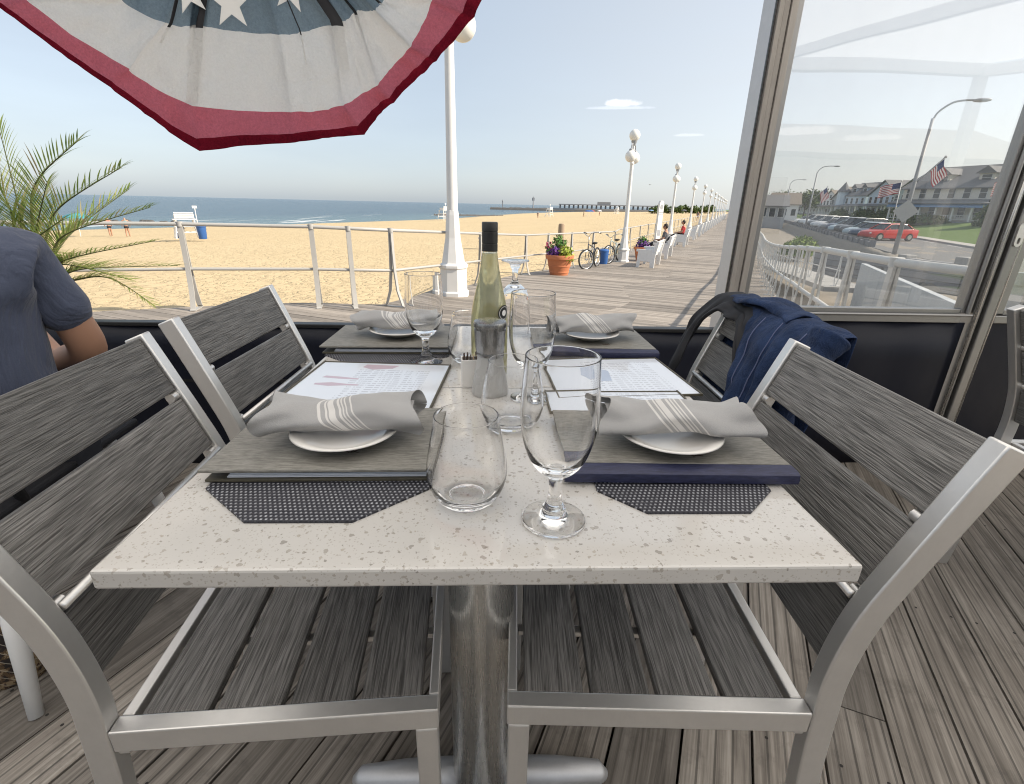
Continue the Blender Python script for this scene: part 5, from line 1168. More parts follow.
    j = thing('jetty', 'long low rock jetty reaching out to sea with a beacon near its end', 'jetty', (60, 430, -3.4))
    mb = MB(); a = Vector((-2, 452, 0)); b = Vector((230, 402, 0)); n = (b-a).normalized(); l = Vector((-n.y, n.x, 0)); L = (b-a).length
    mb.grid(lambda u, v: a+n*L*u+l*(v-.5)*9+Vector((0, 0, -3.6+(2.0+1.6*u)*math.sin(v*PI)**.6*(1+.22*mn.noise(Vector((u*90, v*3, 2)))))), 160, 6); part('rock_mound', mb, 'jetty_rock', j, world=True)
    mb = MB(); mb.tube([(8, 450, -2), (8, 450, 3.4)], .5, 6); mb.tube([(8, 450, 3.4), (8, 450, 4.6)], [.9, .2], 6); part('beacon', mb, 'pier_grey', j, world=True)
    mb = MB(); mb.tube([(34, 447, -2), (34, 447, 7.5)], [.6, .3], 6); mb.box((34, 447, 5.5), (2, .2, 2.4)); part('mast', mb, 'pier_grey', j, world=True)
    p = thing('pier_building', 'long grey pier building on columns at the end of the beach', 'pier', (80, 408, -2)); 
    mb = MB(); a = Vector((52, 415, 0)); b = Vector((128, 402, 0)); n = (b-a).normalized()
    mb.beam(a+Vector((0, 0, 1.9)), b+Vector((0, 0, 1.9)), 8, .7); part('roof', mb, 'pier_grey', p, world=True)
    mb = MB()
    for k in range(22): q = a+n*(1+k*3.55); mb.box((q.x, q.y, .1), (1.1, 1.1, 3.0))
    part('columns', mb, 'pier_grey', p, world=True)
    mb = MB(); q = a+n*30; mb.beam(q+Vector((0, 0, 3.2)), q+n*10+Vector((0, 0, 3.2)), 6, 2.0); part('upper_hut', mb, 'pier_grey', p, world=True)
    mb = MB(); mb.beam(a-n*8+Vector((0, 0, -1.4)), Vector((300, 372, -1.4)), 14, 1.2); part('deck', mb, 'pier_grey', p, world=True)
    # gull in flight
    o = thing('gull', 'tiny dark gull flying over the boardwalk lamps', 'bird', (11.36, 38.35, 2.62), rad(30), None, .35); mb = MB(); mb.ell((0, 0, 0), (.06, .17, .05), 8, 8); mb.ell((0, .19, .02), (.035, .05, .035), 8, 6); part('body', mb, 'gull', o, True)
    for s in (-1, 1): mb = MB(); mb.add([(0, .08, .02), (s*.25, .10, .09), (s*.48, .0, .05), (s*.25, -.03, .08), (0, -.08, .02)], [(0, 1, 3, 4), (1, 2, 3)]); part('wing', mb, 'gull', o, solid=.012)
beach_things()

# ------------------------------------------------------------------ street side
ZS = -1.2
def street_things():
    # walls near the ramp
    w = thing('panel_wall', 'low pale concrete panel wall beyond the ramp railing', 'wall', (9.5, 10.5, -1.7))
    pts = [(11.6, 15.4), (10.5, 13.1), (9.35, 10.65), (8.2, 8.2), (7.4, 6.4), (6.9, 4.2)]
    for a, b in zip(pts, pts[1:]):
        mb = MB(); d = (Vector(b)-Vector(a)).normalized()*.006; mb.beam((a[0]+d.x, a[1]+d.y, -1.1), (b[0]-d.x, b[1]-d.y, -1.1), .16, 1.4); part('panel', mb, 'panel', w, world=True, bevel=.01)
    b = thing('stone_wall', 'grey stone block wall holding up the street side', 'wall', (20, 21, -1.7))
    mb = MB(); mb.M = Matrix(); 
    for a, c, zt in (((18.6, 28.5), (19.63, 23.5), -.93), ((19.65, 23.4), (20.1, 20.6), -.88), ((20.1, 20.5), (20.3, 12), -.93)):
        mb.beam((*a, (zt-2.3)/2), (*c, (zt-2.3)/2), .45, zt+2.3)
    part('blocks', mb, 'block', b, world=True, bevel=.02)
    mb = MB(); mb.box((19.9, 20.55, -.75), (.6, .6, .35)); mb.box((19.68, 23.45, -.84), (.55, .5, .2)); part('cap_block', mb, 'concrete', b, world=True, bevel=.03)
    g = MB(); g.grid(lambda u, v: (Vector((11.9, 15.4, 0))+(Vector((7.2, 4.2, 0))-Vector((11.9, 15.4, 0)))*u+Vector((.35+v*6.5, -v*1.5+.1, -1.1-.7*v+.12*mn.noise(Vector((u*22, v*12, 4)))))), 60, 24); struct('gravel_bank', g, 'dirt', True)
    # fence of grey posts and panels along the parking
    f = thing('sea_fence', 'low dark grey post fence in front of the parked cars', 'fence', ST(70, 9.25, ZS-.3))
    for k in range(60):
        s = 44+k*2.2; m = MB(); p = ST(s, 9.2, 0); m.box((p.x, p.y, ZS-.02), (.34, .34, .95), Matrix.Rotation(RZ, 4, 'Z')); part('post', m, 'fence_grey', f, world=True)
    m = MB(); m.beam(ST(44, 9.2, ZS+.1), ST(174, 9.2, ZS+.1), .14, .4); part('panels', m, 'fence_grey', f, world=True)
    # bush in the dip behind the lower railing
    rnd = random.Random(12)
    def tuft(name, label, cat, cs, n, size, mat, group=None, upd=.4):
        m = MB()
        for _ in range(n):
            c, r = rnd.choice(cs); d = Vector((rnd.gauss(0, 1), rnd.gauss(0, 1), rnd.gauss(0, 1))); d.normalize(); p = Vector(c)+Vector((d.x*r[0], d.y*r[1], abs(d.z)*r[2] if r[2] > 0 else d.z*r[2]))*rnd.uniform(.35, 1)**.6
            u = Vector((rnd.gauss(0, 1), rnd.gauss(0, 1), rnd.gauss(0, 1)+upd)).normalized(); v = u.cross(d); v = v.normalized() if v.length > .01 else Vector((1, 0, 0)); k = size*rnd.uniform(.5, 1.3)
            m.quad(p-u*k, p+v*k*.45, p+u*k, p-v*k*.45)
        return single(name, label, cat, m, mat, group)
    q = ST(40, 4.1, -1.75); q2 = ST(43, 4.7, -1.75); tuft('bush', 'bright green dune bush beyond the lower white railing', 'bush', [((q.x, q.y, q.z), (1.1, 1.2, 1.0)), ((q2.x, q2.y, q2.z), (1.2, 1.3, 1.15))], 2200, .15, 'grassy')
    # ----- cars, nose towards the beach; local +x is the nose
    def car(label, s, t, paint_, kind='sedan', group='cars parked nose-in towards the beach', detail=True):
        o = thing('parked_car', label, 'car', ST(s, t, ZS), RZ+PI+rad(32+random.uniform(-2, 2)), group)
        H = 1.45 if kind == 'sedan' else 1.75; L = 4.6; W = .88
        st_ = [(-2.3, .42, .80, .70), (-2.22, .28, .96, .82), (-1.7, .25, 1.0, .88), (-.9, .22, .98, .90), (.6, .22, .95, .90), (1.2, .24, .90, .89), (1.9, .26, .80, .85), (2.22, .30, .68, .76), (2.3, .40, .58, .66)]
        if kind != 'sedan': st_ = [(x, zb+.08, zt+.14, w+.02) for x, zb, zt, w in st_]
        vs = []; n = 0
        for x, zb, zt, w in st_: vs += [(x, -w*.96, zb), (x, -w, (zb+zt)/2), (x, -w*.93, zt-.02), (x, -w*.7, zt+.015), (x, w*.7, zt+.015), (x, w*.93, zt-.02), (x, w, (zb+zt)/2), (x, w*.96, zb)]
        fs = [(8*i+k, 8*i+(k+1) % 8, 8*i+8+(k+1) % 8, 8*i+8+k) for i in range(len(st_)-1) for k in range(8)]+[tuple(range(8)), tuple(8*(len(st_)-1)+k for k in range(8))[::-1]]
        b = MB(); b.add(vs, fs)
        prof = [(-1.75, .98), (-1.15, H-.05), (-.7, H), (.15, H-.01), (.45, H-.06), (1.15, .92)] if kind == 'sedan' else [(-2.2, 1.1), (-2.0, H-.07), (-1.5, H), (.2, H-.01), (.5, H-.06), (1.2, 1.05)]
        roof = [p for p in prof[1:-1]]
        for i in range(len(roof)-1):
            (x0, z0), (x1, z1) = roof[i], roof[i+1]; b.add([(x0, -.60, z0), (x1, -.60, z1), (x1, .60, z1), (x0, .60, z0), (x0, -.64, z0-.06), (x1, -.64, z1-.06), (x1, .64, z1-.06), (x0, .64, z0-.06)], [(0, 1, 2, 3), (0, 4, 5, 1), (3, 2, 6, 7)])
        for s_ in (-1, 1):
            for (x0, z0), (x1, z1) in ((prof[0], prof[1]), (prof[-1], prof[-2]), ((-.35, .98), (-.32, H-.03))): b.beam((x0, s_*.83, z0), (x1, s_*.635, z1-.03), .07, .06)
        part('body', b, paint_, o, 'auto', bevel=.02)
        g = MB(); gl = [(x, -.8 if z < 1.2 else -.615, z-.045) for x, z in prof]; gr = [(x, -y, z) for x, y, z in gl]; k = len(gl); g.add(gl+gr, [tuple(range(k)), tuple(range(k, 2*k))[::-1]]+[(i, (i+1) % k, k+(i+1) % k, k+i) for i in range(k)]); part('windows', g, 'wglass', o)
        for x in (-1.4, 1.42):
            for s_ in (-1, 1):
                m = MB(); m.tube([(x, s_*.70, .33), (x, s_*.89, .33)], .33, 18); wl = part('wheel', m, 'rubber', o, 'auto')
                if detail: m = MB(); m.tube([(x, s_*.885, .33), (x, s_*.90, .33)], .20, 14); part('rim', m, 'rim', wl)
        if detail:
            for s_ in (-1, 1):
                m = MB(); m.ell((2.17, s_*.60, .62 if kind == 'sedan' else .78), (.12, .14, .075), 10, 8); part('headlight', m, 'headlight', o, True)
                m = MB(); m.box((-2.27, s_*.62, .80), (.06, .26, .13)); part('taillight', m, 'taillight', o)
                m = MB(); m.ell((.78, s_*.97, 1.0), (.07, .09, .06), 8, 6); part('mirror', m, paint_, o, True)
        return o
    car('bright red sedan parked nearest, in front of the street lamp', 55.0, 12.4, 'car_red')
    seq = [('dark blue sedan parked next beyond the red one', 'car_blue', 'sedan'), ('pale blue-grey car third from the red end of the row', 'car_pale', 'sedan'), ('dark suv fourth from the red end of the row', 'car_dark', 'suv'), ('black suv fifth from the red end of the row', 'car_dark', 'suv'), ('silver-blue car sixth from the red end', 'car_pale', 'sedan'), ('navy suv seventh from the red end', 'car_blue', 'suv'), ('dark grey car eighth from the red end', 'car_grey', 'sedan'), ('silver car ninth from the red end', 'car_silver', 'sedan'),
           ('white suv tenth from the red end', 'car_white', 'suv'), ('silver sedan eleventh from the red end', 'car_silver', 'sedan'), ('white sedan twelfth from the red end', 'car_white', 'sedan'), ('grey suv thirteenth from the red end', 'car_grey', 'suv'), ('white car fourteenth from the red end', 'car_white', 'sedan'), ('pale car fifteenth from the red end', 'car_pale', 'sedan'), ('white suv sixteenth from the red end', 'car_white', 'suv'), ('silver car seventeenth from the red end', 'car_silver', 'sedan'), ('dark car eighteenth from the red end', 'car_dark', 'sedan'), ('white car nineteenth from the red end', 'car_white', 'sedan')]
    for i, (l, p, kd) in enumerate(seq): car(l, 58.1+i*3.15, 12.3+random.uniform(-.2, .2), p, kd, detail=i < 8)
    # ----- street lamps
    def lamp(label, s, t, h, arm, tilt=0):
        o = thing('street_lamp', label, 'street lamp', ST(s, t, ZS), RZ, 'tall cobra-head street lamps'); m = MB(); m.tube([(0, 0, 0), (.0, 0, h*.9)], [.13, .075], 12); part('pole', m, 'galv', o, True)
        m = MB(); m.tube(smooth_path([(0, 0, h*.86), (.12, 0, h*.93), (.6, 0, h*.985), (arm*.65, 0, h), (arm, 0, h)], 5), .05, 8); part('arm', m, 'galv', o, True)
        m = MB(); m.ell((arm+.28, 0, h-.02), (.42, .17, .10), 14, 8); part('lamp_head', m, 'galv', o, True)
        return o
    lamp('nearest tall street lamp with a diamond sign on its pole', 36.6, 8.85, 7.9, 1.6)
    lamp('second tall street lamp, rising behind the parked cars', 88, 9.5, 8.3, 2.0)
    lamp('third and farthest tall street lamp along the street', 127, 9.2, 8.4, 2.2)
    d = thing('road_sign', 'pale back of a diamond road sign fixed to the nearest street lamp pole', 'sign', ST(36.45, 8.77, 1.2), RZ); m = MB(); m.extr([(0, -.62), (.62, 0), (0, .62), (-.62, 0)], 1, -.075, -.06); part('plate', m, 'sign_grey', d); m = MB(); m.bb(-.04, .04, -.055, -.03, -.5, .5); part('clamp', m, 'galv', d)
    # ----- flags
    def flag_mesh(w, h, droop=0, ph=0):
        def f(u, v): return (u*w, .07*math.sin(u*9+ph)*u*w, (v-1)*h-droop*u*u*h*1.4+.04*math.sin(u*7+v*2))
        def mt(u, v): return 2 if (u < .4 and v > .46) else (0 if int(v*13+.001) % 2 == 0 else 1)
        m = MB(); m.grid(f, 20, 13, mt); return m
    def flag(label, base, tip, w, h, droop, az, free_pole=False, ph=0):
        o = thing('flag', label, 'flag', base, 0, 'american flags along the street'); m = MB(); m.tube([base, tip], .035, 8); m.ell(tip, (.07, .07, .07), 8, 6); part('pole', m, 'white_paint' if free_pole else 'galv', o, True, world=True)
        fm = flag_mesh(w, h, droop, ph); d = (Vector(tip)-Vector(base)).normalized(); R = Matrix.Rotation(az, 4, 'Z')
        if not free_pole:                     # hangs from a slanted staff: hoist follows the staff
            lo = Vector(tip)-d*(h+.1); fm.v = [tuple(lo+d*h*(1+z/h*1.0 if False else (z+h)/h)+R @ Vector((x*.35, y, 0))+Vector((0, 0, -x*.92))) for x, y, z in fm.v]
        else: fm.v = [tuple(Vector(tip)-Vector((0, 0, .15))+R @ Vector(p)) for p in fm.v]
        part('cloth', fm, ['flag_red', 'flag_white', 'flag_blue'], o, True, world=True)
    b = ST(36.6, 8.85, 0); flag('flag drooping from a slanted staff on the nearest street lamp', (b.x+.08, b.y, 2.70), (b.x+.85, b.y-.6, 4.0), .95, .75, 0, rad(-40))
    flag('flag flying on a white flagpole behind the red car', (37.2, 47.1, -1.2), (37.0, 47.2, 3.8), 1.5, .95, .30, rad(150), True)
    b = ST(88, 9.5, 0); flag('small flag on the second street lamp', (b.x+.08, b.y, 2.6), (b.x+1.5, b.y-.8, 4.4), 1.5, 1.1, 0, rad(-40), ph=2)
    flag('flag at the right edge in front of the big dark-roofed house', (50.2, 49.6, .3), (50.0, 49.8, 4.5), 2.0, 1.2, .25, rad(-170), True, 3)
    # ----- houses: local -x faces the beach, y runs along the street
    def house(label, s, t, w, d, h, rh, wall, roof, ridge='y', porch=True, stories=2, dormer=False, chim=None, aw=None, tower=False, z=None):
        o = thing('house', label, 'house', ST(s, t, (.10 if z is None else z)), RZ+(rad(38 if s < 100 else 22) if z is None else 0), None, .8 if z is None else 1); W = w/2; D = d/2
        m = MB(); m.bb(-D, D, -W, W, -1.5, h); 
        if ridge == 'x': m.extr([(-W, h), (W, h), (0, h+rh-.12)], 0, -D+.02, D-.02)
        else: m.extr([(-D, h), (D, h), (0, h+rh-.12)], 1, -W+.02, W-.02)
        part('wall', m, wall, o)
        m = MB(); e = .45
        for sg in (-1, 1):
            if ridge == 'y': 
                k = rh/D; m.add([(sg*(D+e), -W-e, h-e*k), (sg*(D+e), W+e, h-e*k), (0, W+e, h+rh), (0, -W-e, h+rh), (sg*(D+e), -W-e, h-e*k+.16), (sg*(D+e), W+e, h-e*k+.16), (0, W+e, h+rh+.18), (0, -W-e, h+rh+.18)], [(0, 1, 2, 3), (4, 7, 6, 5), (0, 4, 5, 1), (0, 3, 7, 4), (1, 5, 6, 2)])
            else:
                k = rh/W; m.add([(-D-e, sg*(W+e), h-e*k), (D+e, sg*(W+e), h-e*k), (D+e, 0, h+rh), (-D-e, 0, h+rh), (-D-e, sg*(W+e), h-e*k+.16), (D+e, sg*(W+e), h-e*k+.16), (D+e, 0, h+rh+.18), (-D-e, 0, h+rh+.18)], [(0, 1, 2, 3), (4, 7, 6, 5), (0, 4, 5, 1), (0, 3, 7, 4), (1, 5, 6, 2)])
        rf = part('roof', m, roof, o)
        def win(x, y, zc, ww, hh, side=False):
            m = MB()
            if not side: m.bb(x-.05, x, y-ww/2-.09, y+ww/2+.09, zc-hh/2-.09, zc+hh/2+.09)
            else: m.bb(x-ww/2-.09, x+ww/2+.09, y-.05 if y < 0 else y, y if y < 0 else y+.05, zc-hh/2-.09, zc+hh/2+.09)
            f = part('window', m, 'white_paint', o); m = MB()
            if not side: m.bb(x-.075, x-.051, y-ww/2, y+ww/2, zc-hh/2, zc+.0); m.bb(x-.075, x-.051, y-ww/2, y+ww/2, zc+.06, zc+hh/2)
            else: yy = y-.051 if y < 0 else y+.051; m.bb(x-ww/2, x+ww/2, min(yy, yy+(-.024 if y < 0 else .024)), max(yy, yy+(-.024 if y < 0 else .024)), zc-hh/2, zc+hh/2)
            part('pane', m, 'wglass', f)
        nw = max(2, int(w/2.1))
        for st_i in range(stories):
            zc = 1.6+st_i*2.8
            for k in range(nw):
                if st_i == 0 and k == nw//2: m = MB(); m.bb(-D-.06, -D-.001, -.5+(-W+(k+.5)*w/nw), .5+(-W+(k+.5)*w/nw), .1, 2.2); part('door', m, 'roof_brown', o)
                else: win(-D, -W+(k+.5)*w/nw, zc, .95, 1.5)
            for k in range(3):
                win(-D+(k+.5)*d/3, -W, zc, .95, 1.5, True)
        if ridge == 'x': win(-D, 0, h+rh*.35, 1.0, 1.1)
        if porch:
            m = MB(); m.bb(-D-2.4, -D-.01, -W, W, .0, .18); fl = part('porch_floor', m, 'pier_grey', o)
            m = MB(); m.add([(-D-2.8, -W-.3, 2.75), (-D-2.8, W+.3, 2.75), (-D+.02, W+.3, 3.35), (-D+.02, -W-.3, 3.35), (-D-2.8, -W-.3, 2.9), (-D-2.8, W+.3, 2.9), (-D+.02, W+.3, 3.5), (-D+.02, -W-.3, 3.5)], [(0, 1, 2, 3), (4, 7, 6, 5), (0, 4, 5, 1), (0, 3, 7, 4), (1, 5, 6, 2)]); part('porch_roof', m, roof, o)
            nc = max(3, int(w/2.4))
            for k in range(nc+1): m = MB(); y = -W+.15+k*(w-.3)/nc; m.bb(-D-2.35, -D-2.12, y-.12, y+.12, .19, 2.8); part('column', m, 'white_paint', o)
            m = MB(); 
            for zz in (.45, 1.05): m.bb(-D-2.26, -D-2.2, -W+.2, W-.2, zz, zz+.07)
            for k in range(int(w/.35)): y = -W+.3+k*.35; m.bb(-D-2.25, -D-2.21, y, y+.06, .52, 1.05)
            part('porch_rail', m, 'white_paint', o)
        if aw:
            m = MB(); m.add([(-D-2.82, -W-.2, 2.25), (-D-2.82, W+.2, 2.25), (-D-2.3, W+.2, 2.78), (-D-2.3, -W-.2, 2.78)], [(0, 1, 2, 3)]); part('awning', m, aw, o, solid=.03)
        if dormer:
            for y in ((0,) if w < 11 else (-w*.2, w*.2)):
                m = MB(); m.bb(-D*.72, -D*.1, y-1.1, y+1.1, h+rh*.15, h+rh*.62); part('dormer', m, wall, o); m = MB(); m.extr([(y-1.5, h+rh*.60), (y+1.5, h+rh*.60), (y, h+rh*.92)], 0, -D*.80, 0); part('dormer_roof', m, roof, o); win(-D*.72, y, h+rh*.40, 1.3, .9)
        if chim: m = MB(); m.bb(chim[0]-.5, chim[0]+.5, chim[1]-.45, chim[1]+.45, h-1, h+rh+.9); part('chimney', m, 'brick_red', rf)
        if tower:
            m = MB(); m.lathe([(1.6, 0), (1.6, h+1.0)], 10, (-D, W-1.2, 0)); part('tower', m, wall, o); m = MB(); m.lathe([(2.0, h+1.0), (0, h+4.0)], 10, (-D, W-1.2, 0)); part('tower_roof', m, roof, o)
        # steps and foundation shrubs belong to the place
        return o
    house('big cream house with grey roof, dormer and columned porch at the right edge', 87.6, 28.5, 16, 12, 5.3, 3.3, 'house_cream', 'roof_grey', 'y', True, 2, True, None, 'awning_blue')
    house('grey-green house with brown-green roof and red brick chimney', 118, 32.5, 10.5, 12, 5.4, 3.0, 'house_green', 'roof_green', 'x', True, 2, False, (1.5, -3.0))
    house('pale blue house with tall front gable behind the flagpole', 136, 32, 11, 12, 5.6, 3.6, 'house_blue', 'roof_grey', 'x', True, 2)
    house('blue-white house with round corner tower', 153, 29.5, 12.5, 12, 6.0, 3.6, 'house_blue', 'roof_grey', 'y', True, 2, True, tower=True)
    house('grey shingled house with steep front gable', 172, 30, 11, 12, 5.4, 3.8, 'house_grey', 'roof_brown', 'x', True, 2)
    house('white house with wide brown gabled roof', 191, 30, 13, 12, 5.4, 3.4, 'house_white', 'roof_brown', 'x', True, 2)
    house('cream house with low brown roof, second last in the row', 211, 29, 13, 12, 5.4, 3.0, 'house_cream', 'roof_brown', 'y', True, 2, True)
    house('white house far down the row with dark roof', 236, 29, 13, 12, 5.4, 3.6, 'house_white', 'roof_grey', 'x', True, 2)
    house('grey house at the far end of the row', 260, 28, 15, 12, 5.6, 3.4, 'house_grey', 'roof_brown', 'y', True, 2)
    house('last pale house in the far distance of the row', 290, 28, 15, 12, 5.6, 3.6, 'house_white', 'roof_brown', 'x', True, 2)
    house('grey shingled pavilion with gabled roof at the far side of the boardwalk', 113, 5.9, 5.5, 4.5, 2.9, 1.7, 'house_grey', 'roof_grey', 'x', False, 1, z=-.9)
    house('second smaller grey pavilion beyond the first', 150, 10.5, 7, 6, 3.6, 2.4, 'house_white', 'roof_brown', 'x', False, 1, z=-.9)
    # utility wires and poles are left out: none stand clear in view
    # shrubs and trees
    for i, (lab, s, t, r, n) in enumerate((('large dark shrub in front of the big cream house', 72, 26.5, (2.8, 2.8, 3.4), 3000), ('low clipped shrub by the porch of the big house', 85, 22.6, (1.2, 4.0, 1.1), 1400), ('low shrub between the big house and the green house', 102, 25, (2.4, 3.4, 2.6), 1800), ('rounded shrub in front of the grey-green house', 117, 25.5, (2.0, 3, 1.8), 1400), ('shrub in front of the pale blue house', 134, 25, (2.0, 3.4, 1.8), 1200), ('shrub in front of the round-towered house', 150, 23, (2.0, 3.4, 1.8), 1200), ('small shrub at the far right lawn edge', 66, 27, (1.6, 1.6, 1.5), 900))):
        p = ST(s, t, .0); tuft('shrub', lab, 'shrub', [((p.x, p.y, p.z), r)], n, .26, 'bush', 'shrubs before the houses')
    def tree(label, p, h, r, n, size=.5, group=None, mat='bush'):
        o = thing('tree', label, 'tree', p, 0, group); m = MB(); m.tube([(0, 0, -.5), (.1, .05, h*.3), (.0, .1, h*.6)], [.22, .16, .09], 8)
        cl = []
        for k in range(6): a = k*1.05; e = (math.cos(a)*r*.55, math.sin(a)*r*.55, h*(.55+.07*k)); m.tube([(.05, .05, h*(.28+.04*k)), e], [.08, .03], 6); cl.append((Vector(e), r*rnd.uniform(.38, .6)))
        part('trunk', m, 'bark', o, True); m = MB()
        for _ in range(n):
            c, rr = rnd.choice(cl); d = Vector((rnd.gauss(0, 1), rnd.gauss(0, 1), rnd.gauss(0, .8))).normalized(); q = c+d*rr*rnd.uniform(.3, 1.05); u = Vector((rnd.gauss(0, 1), rnd.gauss(0, 1), rnd.gauss(0, 1))).normalized(); v = u.cross(d); v = v.normalized() if v.length > .01 else Vector((0, 0, 1)); kk = size*rnd.uniform(.5, 1.2); m.quad(q-u*kk, q+v*kk*.5, q+u*kk, q-v*kk*.5)
        part('crown', m, mat, o)
    for lab, s, t, h, r, n in (('dark tree between the far houses and the third lamp', 205, 26, 8, 4, 900), ('tree at the far end of the house row', 250, 26, 9, 4.5, 900), ('tree behind the grey pavilion', 168, 17, 6.5, 3.5, 800), ('tall tree rising behind the grey-green house', 128, 58, 11.5, 5.0, 1000), ('tree behind the white brown-roofed house', 196, 60, 11.5, 5.5, 900), ('tree closing the street in the distance', 230, 14, 8, 5, 900)): tree(lab, ST(s, t, -.6), h, r, n, .45, 'trees around the houses')
    for k in range(9): tree('low tree number %s in the distant clump beside the lamp row' % ['one', 'two', 'three', 'four', 'five', 'six', 'seven', 'eight', 'nine'][k] if False else ['leftmost', 'second from left', 'third from left', 'fourth from left', 'middle', 'fourth from right', 'third from right', 'second from right', 'rightmost'][k]+' low tree in the distant clump beside the lamp row', (78+k*4.0, 250+k*1.5+rnd.uniform(-3, 3), -2.2), rnd.uniform(2.8, 4.6), 3.2, 420, .6, 'distant trees beyond the beach')
street_things()

# ------------------------------------------------------------------ camera, sun, sky
def camera():
    cd = bpy.data.cameras.new('camera'); c = bpy.data.objects.new('camera', cd); COL.objects.link(c)
    cd.sensor_width = 36; cd.lens = 492.06/1024*36; cd.clip_start = .02; cd.clip_end = 30000
    yaw, pit, roll = rad(2.5136), rad(20.88), rad(1.3186)
    f = Vector((math.sin(yaw)*math.cos(pit), math.cos(yaw)*math.cos(pit), -math.sin(pit))); r = Vector((math.cos(yaw), -math.sin(yaw), 0)); u = r.cross(f)
    r2 = r*math.cos(roll)+u*math.sin(roll); u2 = -r*math.sin(roll)+u*math.cos(roll)
    c.matrix_world = Matrix((( r2.x, u2.x, -f.x, 0), (r2.y, u2.y, -f.y, 0), (r2.z, u2.z, -f.z, 1.09), (0, 0, 0, 1)))
    S.camera = c
camera()
SUN_AZ, SUN_EL = rad(104), rad(36)
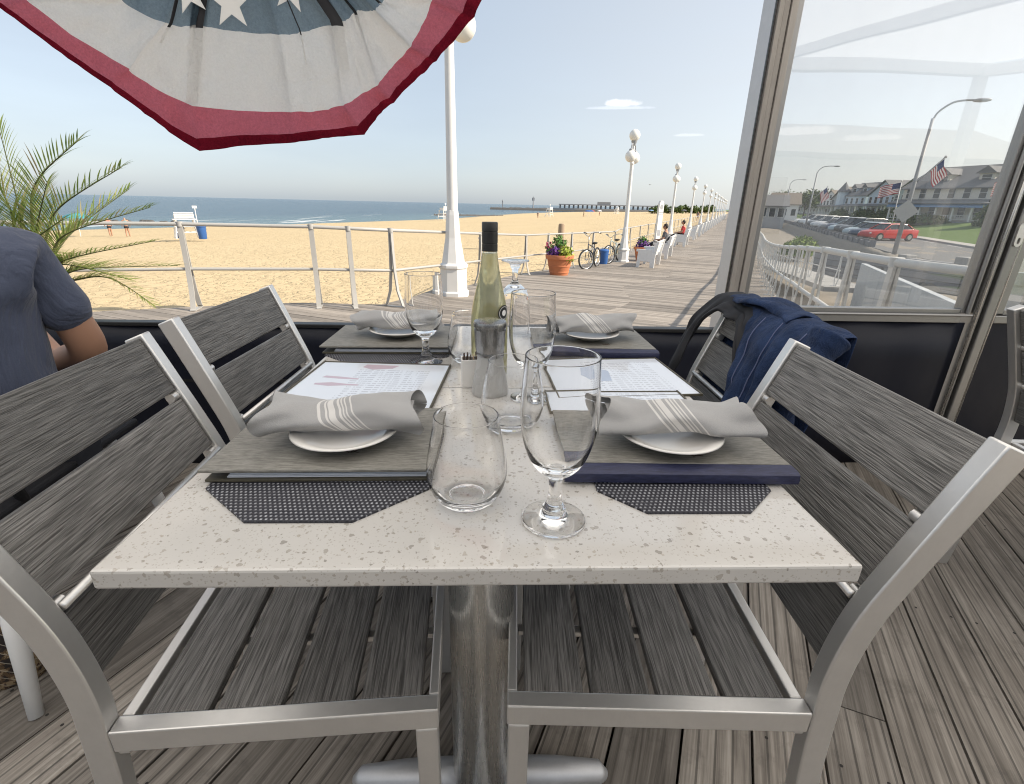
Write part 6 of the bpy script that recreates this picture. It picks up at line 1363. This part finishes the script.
def light():
    l = bpy.data.lights.new('sun', 'SUN'); l.energy = 3.1; l.angle = rad(.6); l.color = (1, .90, .76); o = bpy.data.objects.new('sun', l); COL.objects.link(o)
    d = Vector((math.sin(SUN_AZ)*math.cos(SUN_EL), math.cos(SUN_AZ)*math.cos(SUN_EL), math.sin(SUN_EL))); o.rotation_euler = (-d).to_track_quat('-Z', 'Y').to_euler(); o.location = d*50
    w = bpy.data.worlds.new('World'); S.world = w; w.use_nodes = True; t = w.node_tree; n = t.nodes; L = t.links.new
    bg = n['Background']; bg.inputs['Strength'].default_value = .105
    sky = n.new('ShaderNodeTexSky'); sky.sky_type = 'NISHITA'; sky.sun_disc = False; sky.sun_elevation = SUN_EL; sky.sun_rotation = SUN_AZ; sky.air_density = 1.0; sky.dust_density = 1.2; sky.ozone_density = 1.4; sky.altitude = 0
    # thin white haze veil and two small clouds, placed by direction in the sky
    tc = n.new('ShaderNodeTexCoord')
    def M_(op, a, b=None):
        k = n.new('ShaderNodeMath'); k.operation = op
        for i, v in enumerate((a, b)):
            if v is None: continue
            if hasattr(v, 'links'): L(v, k.inputs[i])
            else: k.inputs[i].default_value = v
        return k.outputs[0]
    hs = n.new('ShaderNodeHueSaturation'); hs.inputs['Saturation'].default_value = .6; L(sky.outputs[0], hs.inputs['Color'])
    # summer haze: an even pale veil over the whole dome
    veil = n.new('ShaderNodeMix'); veil.data_type = 'RGBA'; vn = n.new('ShaderNodeTexNoise'); vn.inputs['Scale'].default_value = 2.2; vn.inputs['Detail'].default_value = 5; vm = n.new('ShaderNodeMapping'); vm.inputs['Scale'].default_value = (1, 1, 5); L(tc.outputs['Generated'], vm.inputs[0]); L(vm.outputs[0], vn.inputs['Vector'])
    L(M_('ADD', M_('MULTIPLY', vn.outputs[0], .34), .45), veil.inputs[0]); L(hs.outputs[0], veil.inputs[6])
    sx = n.new('ShaderNodeSeparateXYZ'); L(tc.outputs['Generated'], sx.inputs[0]); xr = n.new('ShaderNodeMapRange'); L(sx.outputs[0], xr.inputs[0]); xr.inputs[1].default_value = -.1; xr.inputs[2].default_value = .72
    vc = n.new('ShaderNodeMix'); vc.data_type = 'RGBA'; L(xr.outputs[0], vc.inputs[0]); vc.inputs[6].default_value = (2.2, 2.58, 3.02, 1); vc.inputs[7].default_value = (4.1, 4.1, 4.0, 1); L(vc.outputs[2], veil.inputs[7]); cur = veil.outputs[2]; 
    no = n.new('ShaderNodeTexNoise'); no.inputs['Scale'].default_value = 45; no.inputs['Detail'].default_value = 6; L(tc.outputs['Generated'], no.inputs['Vector'])
    def cloud(az, el, wa, we, strength, col):
        global_ = None
        dirv = Vector((math.sin(az)*math.cos(el), math.cos(az)*math.cos(el), math.sin(el))); right = Vector((math.cos(az), -math.sin(az), 0)); up = right.cross(dirv)
        def dot(v):
            k = n.new('ShaderNodeVectorMath'); k.operation = 'DOT_PRODUCT'; L(tc.outputs['Generated'], k.inputs[0]); k.inputs[1].default_value = v; return k.outputs['Value']
        x = M_('DIVIDE', dot(right), wa); y = M_('DIVIDE', dot(up), we); front = M_('GREATER_THAN', dot(dirv), 0)
        # flat base: stretch below the centre
        yy = M_('MULTIPLY', y, M_('ADD', M_('MULTIPLY', M_('LESS_THAN', y, 0.0), 1.6), 1.0))
        r = M_('ADD', M_('MULTIPLY', x, x), M_('MULTIPLY', yy, yy)); r = M_('ADD', r, M_('MULTIPLY', M_('SUBTRACT', no.outputs[0], .5), 1.9))
        mr = n.new('ShaderNodeMapRange'); mr.interpolation_type = 'SMOOTHSTEP'; L(r, mr.inputs[0]); mr.inputs[1].default_value = 1.0; mr.inputs[2].default_value = .25; mr.inputs[3].default_value = 0; mr.inputs[4].default_value = strength
        f = M_('MULTIPLY', mr.outputs[0], front); mx = n.new('ShaderNodeMix'); mx.data_type = 'RGBA'; L(f, mx.inputs[0]); nonlocal_cur = light_state['c']; L(nonlocal_cur, mx.inputs[6]); mx.inputs[7].default_value = (*col, 1); light_state['c'] = mx.outputs[2]
    light_state = {'c': cur}
    cloud(rad(13.0), rad(9.5), .034, .0095, .5, (6.6, 6.6, 6.7)); cloud(rad(12.6), rad(9.15), .062, .005, .45, (4.9, 5.2, 5.8)); cloud(rad(19.6), rad(6.7), .03, .004, .16, (7.4, 7.4, 7.6)); cloud(rad(29.5), rad(6.7), .05, .010, .22, (7, 7, 7)); cloud(rad(35), rad(6.0), .05, .008, .18, (7, 7, 7))
    L(light_state['c'], bg.inputs['Color'])
light()
v = S.view_settings; v.view_transform = 'Standard'; v.look = 'None'; v.gamma = 1; v.use_curve_mapping = False; v.exposure = 1.12
S.render.engine = 'CYCLES'; cy = S.cycles
cy.use_denoising = True; cy.filter_width = 1.1
try: cy.denoiser = 'OPENIMAGEDENOISE'; cy.denoising_input_passes = 'RGB_ALBEDO_NORMAL'
except Exception: pass
cy.max_bounces = 14; cy.diffuse_bounces = 5; cy.glossy_bounces = 6; cy.transmission_bounces = 14; cy.transparent_max_bounces = 16
cy.caustics_refractive = True; cy.caustics_reflective = False; cy.sample_clamp_indirect = 6; cy.blur_glossy = .5
